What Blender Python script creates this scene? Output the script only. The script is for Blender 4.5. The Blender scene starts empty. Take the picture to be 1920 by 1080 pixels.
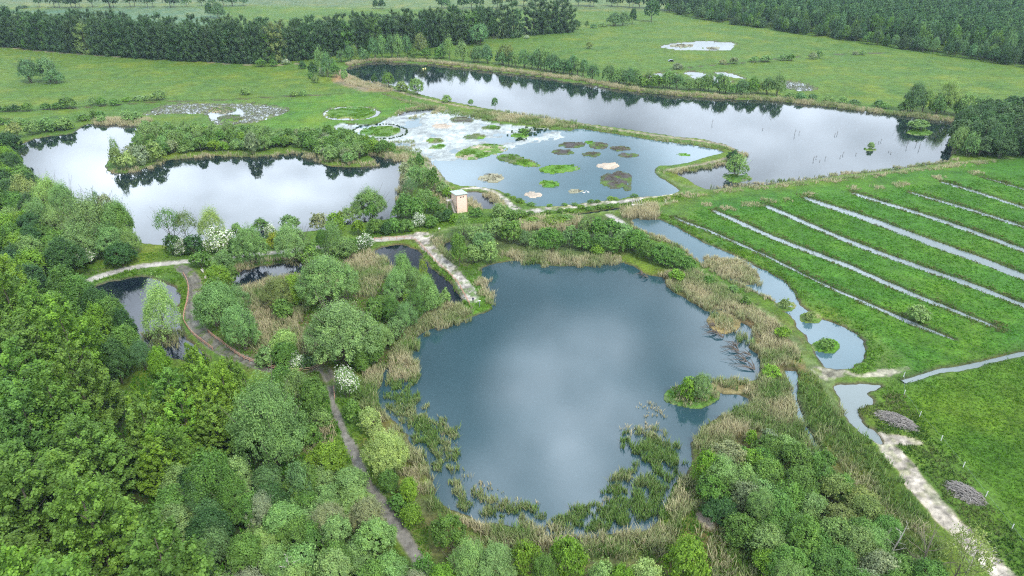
import bpy, bmesh, math, random
import numpy as np

# ------------------------------------------------------------------ camera, sky, sun, exposure
SC = bpy.context.scene
COL = SC.collection
FPX, TH, HC = 1280.0, math.radians(28.3), 90.0       # focal length in photo pixels, pitch, flying height
CT, ST = math.cos(TH), math.sin(TH)

cam_d = bpy.data.cameras.new('camera')
cam = bpy.data.objects.new('camera', cam_d)
COL.objects.link(cam)
cam.location = (0, 0, HC)
cam.rotation_euler = (math.pi / 2 - TH, 0, 0)
cam_d.sensor_width = 36.0
cam_d.lens = 36.0 * FPX / 1920.0
cam_d.clip_start = 0.5
cam_d.clip_end = 20000
SC.camera = cam

SUN_EL, SUN_AZ = math.radians(52), math.radians(140)   # azimuth measured clockwise from +Y
world = bpy.data.worlds.new('World')
SC.world = world
world.use_nodes = True
wn, wl = world.node_tree.nodes, world.node_tree.links
wn.clear()
w_out = wn.new('ShaderNodeOutputWorld')
w_bg = wn.new('ShaderNodeBackground')
w_bg.inputs['Strength'].default_value = 0.088
sky = wn.new('ShaderNodeTexSky')
sky.sky_type = 'NISHITA'
sky.sun_disc = False
sky.sun_elevation = SUN_EL
sky.sun_rotation = SUN_AZ
tc = wn.new('ShaderNodeTexCoord')


def wmath(op, a, b=None, c=None):
    n = wn.new('ShaderNodeMath')
    n.operation = op
    for i, v in enumerate((a, b, c)):
        if v is None:
            continue
        if isinstance(v, (int, float)):
            n.inputs[i].default_value = v
        else:
            wl.new(v, n.inputs[i])
    return n.outputs[0]


wsep = wn.new('ShaderNodeSeparateXYZ')
wl.new(tc.outputs['Generated'], wsep.inputs[0])
wz = wmath('MAXIMUM', wsep.outputs['Z'], 0.0)
wden = wmath('ADD', wz, 0.18)
wc = wn.new('ShaderNodeCombineXYZ')
wl.new(wmath('DIVIDE', wsep.outputs['X'], wden), wc.inputs[0])
wl.new(wmath('DIVIDE', wsep.outputs['Y'], wden), wc.inputs[1])
wnoise = wn.new('ShaderNodeTexNoise')
wnoise.inputs['Scale'].default_value = 2.3
wnoise.inputs['Detail'].default_value = 7
wnoise.inputs['Roughness'].default_value = 0.52
wmap = wn.new('ShaderNodeMapping')
wmap.name = 'cloud_map'
wmap.inputs['Location'].default_value = (4.2, 3.1, 1.1)
wl.new(wc.outputs[0], wmap.inputs[0])
wl.new(wmap.outputs[0], wnoise.inputs['Vector'])
wr = wn.new('ShaderNodeValToRGB')
wr.color_ramp.elements[0].position = 0.36
wr.color_ramp.elements[1].position = 0.66
wl.new(wnoise.outputs['Fac'], wr.inputs[0])


def sky_lobe(az, el, width):
    """soft bright or dark bank of cloud round one direction of the sky"""
    a, e = math.radians(az), math.radians(el)
    d = wn.new('ShaderNodeVectorMath')
    d.operation = 'DOT_PRODUCT'
    wl.new(tc.outputs['Generated'], d.inputs[0])
    d.inputs[1].default_value = (math.sin(a) * math.cos(e), math.cos(a) * math.cos(e), math.sin(e))
    m = wn.new('ShaderNodeMapRange')
    m.interpolation_type = 'SMOOTHERSTEP'
    wl.new(d.outputs['Value'], m.inputs['Value'])
    m.inputs['From Min'].default_value = math.cos(math.radians(width))
    m.inputs['From Max'].default_value = 1.0
    return m.outputs[0]


# cloud brightness over the dome: brighter low down, banks of bright cloud on the left and right
lowband = wn.new('ShaderNodeMapRange')
lowband.interpolation_type = 'SMOOTHERSTEP'
wl.new(wz, lowband.inputs['Value'])
lowband.inputs['From Min'].default_value = 0.62
lowband.inputs['From Max'].default_value = 0.12
SKY_BASE, SKY_LOW = 10.0, 6.0
bright = wmath('MULTIPLY_ADD', lowband.outputs[0], SKY_LOW, SKY_BASE)
LOBES = [(-24, 21, 15, 30.0), (-4, 13, 15, 9.0), (24, 16, 16, 8.0), (27, 31, 12, 14.0), (6, 37, 9, 26.0), (2, 46, 8, 20.0), (12, 42, 8, 22.0),
         (-6, 31, 10, -6.0), (-22, 33, 12, -5.0), (6, 20, 9, -7.0)]
for az, el, wd, s in LOBES:
    bright = wmath('MULTIPLY_ADD', sky_lobe(az, el, wd), s, bright)
bright = wmath('MAXIMUM', bright, 2.0)
amp = wmath('MULTIPLY_ADD', wz, 2.0, 0.25)      # cloud detail reads stronger higher up
bright = wmath('MULTIPLY', bright, wmath('MULTIPLY_ADD', wmath('SUBTRACT', wr.outputs[0], 0.42), amp, 1.0))
bright = wmath('MAXIMUM', bright, 1.5)
ccol = wn.new('ShaderNodeVectorMath')
ccol.operation = 'SCALE'
ccol.inputs[0].default_value = (0.86, 0.97, 1.11)
wl.new(bright, ccol.inputs['Scale'])
wmix = wn.new('ShaderNodeMix')
wmix.data_type = 'RGBA'
wmix.inputs['Factor'].default_value = 0.88
wl.new(sky.outputs[0], wmix.inputs['A'])
wl.new(ccol.outputs[0], wmix.inputs['B'])
wl.new(wmix.outputs['Result'], w_bg.inputs['Color'])
wl.new(w_bg.outputs[0], w_out.inputs[0])

sun_d = bpy.data.lights.new('sun', 'SUN')
sun_d.energy = 2.6
sun_d.angle = math.radians(12)
sun_d.color = (1.0, 0.96, 0.9)
sun = bpy.data.objects.new('sun', sun_d)
COL.objects.link(sun)
sun.rotation_euler = (math.pi / 2 - SUN_EL, 0, math.pi - SUN_AZ)
sun.location = (0, -40, 150)

SC.view_settings.view_transform = 'Standard'
SC.view_settings.look = 'None'
SC.view_settings.exposure = 0.5
SC.view_settings.gamma = 1.0
SC.render.engine = 'CYCLES'
SC.cycles.max_bounces = 5
SC.cycles.diffuse_bounces = 2
SC.cycles.glossy_bounces = 2
SC.cycles.transmission_bounces = 3
SC.cycles.transparent_max_bounces = 4
SC.cycles.volume_bounces = 0
SC.cycles.caustics_reflective = False
SC.cycles.caustics_refractive = False
SC.cycles.use_denoising = False
SC.cycles.filter_width = 1.15


# ------------------------------------------------------------------ from photo pixels to the ground
def G(px, py, z=0.25):
    cx, cd = (px - 960.0) / FPX, (py - 540.0) / FPX
    t = (HC - z) / (ST + cd * CT)
    return (cx * t, (CT - cd * ST) * t)


def GP(pts, z=0.25):
    return np.array([G(x, y, z) for x, y in pts])


def proj(x, y, z):
    """world point to photo pixel"""
    w = z - HC
    dep = y * CT - w * ST
    up = y * ST + w * CT
    return 960 + FPX * x / dep, 540 - FPX * up / dep


def top_height(Y, py):
    """height whose top projects to row py when standing at forward distance Y"""
    cd = (py - 540.0) / FPX
    return HC + Y * (ST + cd * CT) / (cd * ST - CT)


def sizes(x, yt, yb, w, rooted):
    """position, height and radius of a plant drawn in the photo at column x, from row yt to row yb, w wide"""
    _, Y = G(x, yb)
    r = 0.5 * w * (Y * CT + HC * ST) / FPX
    if not rooted:
        Y += 0.55 * r
    h = max(top_height(Y, yt), 0.6)
    r = 0.5 * w * (Y * CT + (HC - 0.6 * h) * ST) / FPX
    X = (x - 960.0) / FPX * (Y * CT + (HC - 0.6 * h) * ST)
    return X, Y, h, r


# ------------------------------------------------------------------ noise
def _hash(ix, iy, s):
    n = (ix.astype(np.int64) * 374761393 + iy.astype(np.int64) * 668265263 + s * 974711) & 0x7fffffff
    n = ((n ^ (n >> 13)) * 1274126177) & 0x7fffffff
    return ((n ^ (n >> 16)) & 0xffff) / 65535.0


def vnoise(x, y, s=0):
    ix, iy = np.floor(x), np.floor(y)
    fx, fy = x - ix, y - iy
    fx, fy = fx * fx * (3 - 2 * fx), fy * fy * (3 - 2 * fy)
    a, b = _hash(ix, iy, s), _hash(ix + 1, iy, s)
    c, d = _hash(ix, iy + 1, s), _hash(ix + 1, iy + 1, s)
    return (a * (1 - fx) + b * fx) * (1 - fy) + (c * (1 - fx) + d * fx) * fy


def fbm(x, y, sc, octv=4, s=0):
    """-1..1"""
    t, a, n = 0.0, 1.0, 0.0
    x, y = x * sc, y * sc
    for k in range(octv):
        t = t + a * (vnoise(x, y, s + k * 17) * 2 - 1)
        n += a
        a *= 0.5
        x, y = x * 2.03 + 5.1, y * 2.03 + 1.7
    return t / n * 1.6


def sstep(a, b, x):
    t = np.clip((x - a) / (b - a), 0, 1)
    return t * t * (3 - 2 * t)


# ------------------------------------------------------------------ outlines and distances
def smooth(P, n=4, closed=True):
    P = np.asarray(P, float)
    N = len(P)
    if N < 3:
        return P
    out = []
    rng = range(N) if closed else range(N - 1)
    for i in rng:
        if closed:
            p0, p1, p2, p3 = P[(i - 1) % N], P[i], P[(i + 1) % N], P[(i + 2) % N]
        else:
            p0, p1, p2, p3 = P[max(i - 1, 0)], P[i], P[i + 1], P[min(i + 2, N - 1)]
        for k in range(n):
            t = k / n
            out.append(0.5 * ((2 * p1) + (-p0 + p2) * t + (2 * p0 - 5 * p1 + 4 * p2 - p3) * t * t + (-p0 + 3 * p1 - 3 * p2 + p3) * t ** 3))
    if not closed:
        out.append(P[-1])
    return np.array(out)


def seg_dist(P, A, B):
    d = B - A
    L = max((d * d).sum(), 1e-9)
    t = np.clip(((P - A) @ d) / L, 0, 1)
    q = P - A - t[:, None] * d
    return np.sqrt((q * q).sum(1)), t


def sdf_poly(P, poly, M=8.0):
    """signed distance to a closed outline, negative inside; M beyond the margin"""
    out = np.full(len(P), M)
    lo, hi = poly.min(0) - M, poly.max(0) + M
    idx = np.where((P[:, 0] > lo[0]) & (P[:, 0] < hi[0]) & (P[:, 1] > lo[1]) & (P[:, 1] < hi[1]))[0]
    if not len(idx):
        return out
    Q = P[idx]
    d = np.full(len(Q), 1e9)
    ins = np.zeros(len(Q), bool)
    for i in range(len(poly)):
        A, B = poly[i], poly[(i + 1) % len(poly)]
        dd, _ = seg_dist(Q, A, B)
        d = np.minimum(d, dd)
        if A[1] != B[1]:
            c = (A[1] > Q[:, 1]) != (B[1] > Q[:, 1])
            xi = (B[0] - A[0]) * (Q[:, 1] - A[1]) / (B[1] - A[1]) + A[0]
            ins ^= c & (Q[:, 0] < xi)
    out[idx] = np.minimum(np.where(ins, -d, d), M)
    return out


def sdf_line(P, line, half, M=8.0):
    """signed distance to a band round a polyline; half is one half width or one per point"""
    half = np.broadcast_to(np.asarray(half, float), (len(line),))
    out = np.full(len(P), M)
    lo, hi = line.min(0) - M - half.max(), line.max(0) + M + half.max()
    idx = np.where((P[:, 0] > lo[0]) & (P[:, 0] < hi[0]) & (P[:, 1] > lo[1]) & (P[:, 1] < hi[1]))[0]
    if not len(idx):
        return out
    Q = P[idx]
    d = np.full(len(Q), 1e9)
    for i in range(len(line) - 1):
        dd, t = seg_dist(Q, line[i], line[i + 1])
        d = np.minimum(d, dd - (half[i] * (1 - t) + half[i + 1] * t))
    out[idx] = np.minimum(d, M)
    return out


def inside(P, poly):
    return sdf_poly(P, poly, 0.01) < 0


def ell(cx, cy, rx, ry, n=16, rot=0, sq=1.0):
    """ellipse given in photo pixels, as a ground outline"""
    o = []
    for k in range(n):
        a = 2 * math.pi * k / n
        u, v = math.cos(a), math.sin(a)
        x, y = rx * u * (1 + 0.12 * math.sin(2 * a + cx)), ry * v * (1 + 0.12 * math.cos(3 * a + cx))
        o.append((cx + x * math.cos(rot) - y * math.sin(rot), cy + x * math.sin(rot) + y * math.cos(rot)))
    return GP(o)


def outset(poly, d):
    n = len(poly)
    area = 0.5 * sum(poly[i][0] * poly[(i + 1) % n][1] - poly[(i + 1) % n][0] * poly[i][1] for i in range(n))
    s = 1 if area > 0 else -1
    out = []
    for i in range(n):
        t = poly[(i + 1) % n] - poly[i - 1]
        L = max(np.hypot(*t), 1e-6)
        out.append(poly[i] + s * d * np.array([t[1], -t[0]]) / L)
    return np.array(out)


# ------------------------------------------------------------------ materials
def new_mat(name):
    m = bpy.data.materials.new(name)
    m.use_nodes = True
    m.node_tree.nodes.clear()
    return m


class NT:
    def __init__(s, m):
        s.n, s.l = m.node_tree.nodes, m.node_tree.links

    def __call__(s, t, **kw):
        return s.n.new('ShaderNode' + t)

    def link(s, a, b):
        s.l.new(a, b)

    def math(s, op, a, b=None, c=None, clamp=False):
        n = s.n.new('ShaderNodeMath')
        n.operation = op
        n.use_clamp = clamp
        for i, v in enumerate((a, b, c)):
            if v is None:
                continue
            if isinstance(v, (int, float)):
                n.inputs[i].default_value = v
            else:
                s.l.new(v, n.inputs[i])
        return n.outputs[0]

    def noise(s, vec, scale, detail=4, rough=0.55):
        n = s.n.new('ShaderNodeTexNoise')
        n.inputs['Scale'].default_value = scale
        n.inputs['Detail'].default_value = detail
        n.inputs['Roughness'].default_value = rough
        if vec is not None:
            s.l.new(vec, n.inputs['Vector'])
        return n.outputs['Fac']

    def mixc(s, fac, a, b, mode='MIX'):
        n = s.n.new('ShaderNodeMix')
        n.data_type = 'RGBA'
        n.blend_type = mode
        for key, v in (('Factor', fac), ('A', a), ('B', b)):
            if isinstance(v, (int, float)):
                n.inputs[key].default_value = v
            elif isinstance(v, tuple):
                n.inputs[key].default_value = v + (1,) if len(v) == 3 else v
            else:
                s.l.new(v, n.inputs[key])
        return n.outputs['Result']

    def scale(s, col, f):
        n = s.n.new('ShaderNodeVectorMath')
        n.operation = 'SCALE'
        if isinstance(col, tuple):
            n.inputs[0].default_value = col
        else:
            s.l.new(col, n.inputs[0])
        if isinstance(f, (int, float)):
            n.inputs['Scale'].default_value = f
        else:
            s.l.new(f, n.inputs['Scale'])
        return n.outputs[0]


def mat_ground():
    m = new_mat('earth_and_grass')
    t = NT(m)
    a = t('Attribute'); a.attribute_name = 'alb'
    v = t('Attribute'); v.attribute_name = 'veg'
    g = t('NewGeometry')
    pos = g.outputs['Position']
    n1 = t.noise(pos, 1.6, 6, 0.65)
    n2 = t.noise(pos, 0.22, 4, 0.6)
    n3 = t.noise(pos, 0.05, 3, 0.5)
    # light and dark tussocks, stronger where it grows
    k1 = t.math('MULTIPLY_ADD', t.math('SUBTRACT', n1, 0.5), t.math('MULTIPLY_ADD', v.outputs['Fac'], 1.9, 0.7), 1.0)
    k2 = t.math('MULTIPLY_ADD', t.math('SUBTRACT', n2, 0.5), 1.3, 1.0)
    f = t.math('MAXIMUM', t.math('MULTIPLY', k1, k2), 0.15)
    c = t.scale(a.outputs['Color'], f)
    # sap colour drifts between bluish and yellowish
    hue = t.math('MULTIPLY', t.math('SUBTRACT', n3, 0.42, clamp=True), t.math('MULTIPLY', v.outputs['Fac'], 2.6))
    c = t.mixc(hue, c, t.mixc(1.0, c, (1.5, 1.12, 0.7), 'MULTIPLY'))
    p = t('BsdfPrincipled')
    t.link(c, p.inputs['Base Color'])
    p.inputs['Roughness'].default_value = 0.85
    p.inputs['Specular IOR Level'].default_value = 0.2
    b = t('Bump')
    b.inputs['Strength'].default_value = 0.8
    b.inputs['Distance'].default_value = 0.35
    t.link(n1, b.inputs['Height'])
    t.link(b.outputs[0], p.inputs['Normal'])
    o = t('OutputMaterial')
    t.link(p.outputs[0], o.inputs[0])
    return m


def mat_water(name, col, rough=0.05, ripple=0.05, ior=1.45):
    m = new_mat(name)
    t = NT(m)
    g = t('NewGeometry')
    n1 = t.noise(g.outputs['Position'], 0.9, 3, 0.5)
    n2 = t.noise(g.outputs['Position'], 0.035, 3, 0.5)
    p = t('BsdfPrincipled')
    t.link(t.scale(tuple(col), t.math('MULTIPLY_ADD', n2, 0.5, 0.75)), p.inputs['Base Color'])
    p.inputs['Roughness'].default_value = rough
    p.inputs['IOR'].default_value = ior
    b = t('Bump')
    b.inputs['Strength'].default_value = ripple
    b.inputs['Distance'].default_value = 0.1
    t.link(n1, b.inputs['Height'])
    t.link(b.outputs[0], p.inputs['Normal'])
    o = t('OutputMaterial')
    t.link(p.outputs[0], o.inputs[0])
    return m


def mat_leaf(name, translucency=0.35, gloss=0.25, blossom=None):
    """leaf colour = the plant's own colour (object colour) times the leaf's own variation"""
    m = new_mat(name)
    t = NT(m)
    oi = t('ObjectInfo')
    v = t('Attribute'); v.attribute_name = 'var'
    f = t.math('MULTIPLY_ADD', v.outputs['Fac'], 0.85, 0.6)
    c = t.scale(oi.outputs['Color'] if blossom is None else tuple(blossom), f)
    young = t.math('MULTIPLY', t.math('SUBTRACT', v.outputs['Fac'], 0.55, clamp=True), 1.0)
    if blossom is None:
        c = t.mixc(young, c, t.mixc(1.0, c, (1.55, 1.25, 0.9), 'MULTIPLY'))
    p = t('BsdfPrincipled')
    t.link(c, p.inputs['Base Color'])
    p.inputs['Roughness'].default_value = 0.5
    p.inputs['Specular IOR Level'].default_value = gloss
    tr = t('BsdfTranslucent')
    t.link(t.mixc(1.0, c, (1.15, 1.2, 0.6), 'MULTIPLY'), tr.inputs['Color'])
    mx = t('MixShader')
    mx.inputs[0].default_value = translucency
    t.link(p.outputs[0], mx.inputs[1])
    t.link(tr.outputs[0], mx.inputs[2])
    o = t('OutputMaterial')
    t.link(mx.outputs[0], o.inputs[0])
    return m


def mat_blade(name):
    m = new_mat(name)
    t = NT(m)
    a = t('Attribute'); a.attribute_name = 'alb'
    d = t('BsdfDiffuse')
    t.link(a.outputs['Color'], d.inputs['Color'])
    tr = t('BsdfTranslucent')
    t.link(a.outputs['Color'], tr.inputs['Color'])
    mx = t('MixShader')
    mx.inputs[0].default_value = 0.35
    t.link(d.outputs[0], mx.inputs[1])
    t.link(tr.outputs[0], mx.inputs[2])
    o = t('OutputMaterial')
    t.link(mx.outputs[0], o.inputs[0])
    return m


def mat_plain(name, col, rough=0.8, nscale=3.0, amt=0.5, stretch=None, spec=0.3):
    m = new_mat(name)
    t = NT(m)
    tcn = t('TexCoord')
    vec = tcn.outputs['Object']
    if stretch:
        mp = t('Mapping')
        mp.inputs['Scale'].default_value = stretch
        t.link(vec, mp.inputs[0])
        vec = mp.outputs[0]
    n = t.noise(vec, nscale, 5, 0.6)
    p = t('BsdfPrincipled')
    t.link(t.scale(tuple(col), t.math('MULTIPLY_ADD', t.math('SUBTRACT', n, 0.5), amt * 2, 1.0)), p.inputs['Base Color'])
    p.inputs['Roughness'].default_value = rough
    p.inputs['Specular IOR Level'].default_value = spec
    b = t('Bump')
    b.inputs['Strength'].default_value = 0.3
    b.inputs['Distance'].default_value = 0.02
    t.link(n, b.inputs['Height'])
    t.link(b.outputs[0], p.inputs['Normal'])
    o = t('OutputMaterial')
    t.link(p.outputs[0], o.inputs[0])
    return m


M = {
    'ground': mat_ground(),
    'lake': mat_water('lake_water', (0.024, 0.06, 0.074), 0.06, 0.025, 1.48),
    'clear': mat_water('clear_water', (0.008, 0.018, 0.02), 0.04, 0.04, 1.42),
    'dark': mat_water('bog_water', (0.006, 0.011, 0.018), 0.04, 0.03, 1.38),
    'shallow': mat_water('shallow_water', (0.06, 0.12, 0.145), 0.08, 0.06, 1.48),
    'leaf': mat_leaf('leaves'),
    'blossom': mat_leaf('blossom', 0.3, 0.2, (0.75, 0.75, 0.7)),
    'blade': mat_blade('reed_blades'),
    'bark': mat_plain('bark', (0.12, 0.1, 0.08), 0.9, 6, 0.4),
    'deadwood': mat_plain('dead_wood', (0.42, 0.39, 0.35), 0.8, 6, 0.3),
    'thin': mat_water('thin_water', (0.15, 0.175, 0.175), 0.2, 0.1, 1.27),
    'darkwood': mat_plain('grey_brown_branches', (0.2, 0.17, 0.13), 0.85, 6, 0.4),
    'ditch': mat_water('silty_water', (0.16, 0.2, 0.2), 0.12, 0.1, 1.45),
    'pink_wood': mat_plain('new_larch_wood', (0.88, 0.66, 0.54), 0.7, 1.5, 0.06, (1, 1, 6)),
    'rail_wood': mat_plain('fence_wood', (0.5, 0.27, 0.2), 0.7, 5, 0.25),
    'old_wood': mat_plain('weathered_wood', (0.36, 0.27, 0.17), 0.75, 5, 0.3),
    'roof': mat_plain('sheet_roof', (0.42, 0.5, 0.47), 0.5, 2, 0.12),
    'black': mat_plain('dark_opening', (0.015, 0.012, 0.012), 0.4, 2, 0.2),
    'white': mat_plain('white_paint', (0.72, 0.72, 0.7), 0.6, 4, 0.15),
    'stick': mat_plain('cut_branches', (0.27, 0.25, 0.23), 0.85, 2.5, 0.8),
    'cloth_navy': mat_plain('navy_cloth', (0.02, 0.03, 0.08), 0.8, 9, 0.3),
    'cloth_dark': mat_plain('black_cloth', (0.012, 0.012, 0.015), 0.8, 9, 0.3),
    'skin': mat_plain('skin', (0.5, 0.3, 0.22), 0.6, 9, 0.1),
    'hair': mat_plain('hair', (0.05, 0.03, 0.02), 0.7, 30, 0.4),
    'metal': mat_plain('grey_metal', (0.25, 0.3, 0.34), 0.45, 3, 0.2),
    'stone': mat_plain('pale_stone', (0.5, 0.46, 0.42), 0.85, 4, 0.3),
    'yellow': mat_plain('yellow_plastic', (0.75, 0.7, 0.25), 0.5, 4, 0.1),
    'feather': mat_plain('white_feathers', (0.8, 0.8, 0.78), 0.7, 20, 0.1),
    'beak': mat_plain('orange_beak', (0.6, 0.22, 0.04), 0.5, 20, 0.1),
}


# ------------------------------------------------------------------ meshes
def mesh_np(name, V, F, mats, attrs=(), fmat=None, smooth_f=False):
    """mesh from arrays: V (n,3), F (m,k) all faces of one size; attrs = (name, type, domain, flat values)"""
    me = bpy.data.meshes.new(name)
    V = np.ascontiguousarray(V, dtype=np.float32)
    F = np.ascontiguousarray(F, dtype=np.int32)
    me.vertices.add(len(V))
    me.vertices.foreach_set('co', V.ravel())
    k = F.shape[1]
    me.loops.add(F.size)
    me.loops.foreach_set('vertex_index', F.ravel())
    me.polygons.add(len(F))
    me.polygons.foreach_set('loop_start', np.arange(0, F.size, k, dtype=np.int32))
    if fmat is not None:
        me.polygons.foreach_set('material_index', np.asarray(fmat, dtype=np.int32))
    if smooth_f:
        me.polygons.foreach_set('use_smooth', np.ones(len(F), bool))
    for an, ty, dom, val in attrs:
        a = me.attributes.new(an, ty, dom)
        key = 'color' if ty in ('FLOAT_COLOR', 'BYTE_COLOR') else 'value'
        a.data.foreach_set(key, np.ascontiguousarray(val, dtype=np.float32).ravel())
    for m in (mats if isinstance(mats, (list, tuple)) else [mats]):
        me.materials.append(m)
    me.update(calc_edges=True)
    return me


def link(name, me, parent=None, **props):
    o = bpy.data.objects.new(name, me)
    COL.objects.link(o)
    if parent is not None:
        o.parent = parent
    for k, v in props.items():
        if v is not None:
            o[k] = v
    return o


class MB:
    """collects boxes, tubes and solids; build() links them as ONE mesh object"""

    def __init__(s):
        s.bm = bmesh.new()

    def box(s, c, d, rot=0.0, ax=None):
        r = bmesh.ops.create_cube(s.bm, size=1.0)
        cr, sr = math.cos(rot), math.sin(rot)
        for v in r['verts']:
            x, y, z = v.co.x * d[0], v.co.y * d[1], v.co.z * d[2]
            v.co = (c[0] + x * cr - y * sr, c[1] + x * sr + y * cr, c[2] + z)
        return s

    def tube(s, pts, rad, n=6, cap=True):
        from mathutils import Vector
        pts = [Vector(p) for p in pts]
        rad = [rad] * len(pts) if isinstance(rad, (int, float)) else rad
        rings = []
        for i, p in enumerate(pts):
            d = (pts[min(i + 1, len(pts) - 1)] - pts[max(i - 1, 0)])
            d = d.normalized() if d.length > 1e-9 else Vector((0, 0, 1))
            up = Vector((0, 0, 1)) if abs(d.z) < 0.9 else Vector((1, 0, 0))
            a = d.cross(up).normalized()
            b = d.cross(a)
            rings.append([s.bm.verts.new(p + (a * math.cos(2 * math.pi * k / n) + b * math.sin(2 * math.pi * k / n)) * rad[i]) for k in range(n)])
        for i in range(len(rings) - 1):
            for k in range(n):
                s.bm.faces.new((rings[i][k], rings[i][(k + 1) % n], rings[i + 1][(k + 1) % n], rings[i + 1][k]))
        if cap:
            s.bm.faces.new(rings[0][::-1])
            s.bm.faces.new(rings[-1])
        return s

    def ball(s, c, r, sub=2):
        q = bmesh.ops.create_icosphere(s.bm, subdivisions=sub, radius=1.0)
        for v in q['verts']:
            v.co = (c[0] + v.co.x * r[0], c[1] + v.co.y * r[1], c[2] + v.co.z * r[2])
        return s

    def mesh(s, name, m, shade=False):
        bmesh.ops.recalc_face_normals(s.bm, faces=s.bm.faces)
        me = bpy.data.meshes.new(name)
        s.bm.to_mesh(me)
        s.bm.free()
        me.materials.append(m)
        if shade:
            for p in me.polygons:
                p.use_smooth = True
        return me

    def build(s, name, m, parent=None, shade=False, **props):
        return link(name, s.mesh(name, m, shade), parent, **props)


# ================================================================== THE LAND: outlines traced in photo pixels
def S(pts, n=4):
    return smooth(GP(pts), n)


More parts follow.
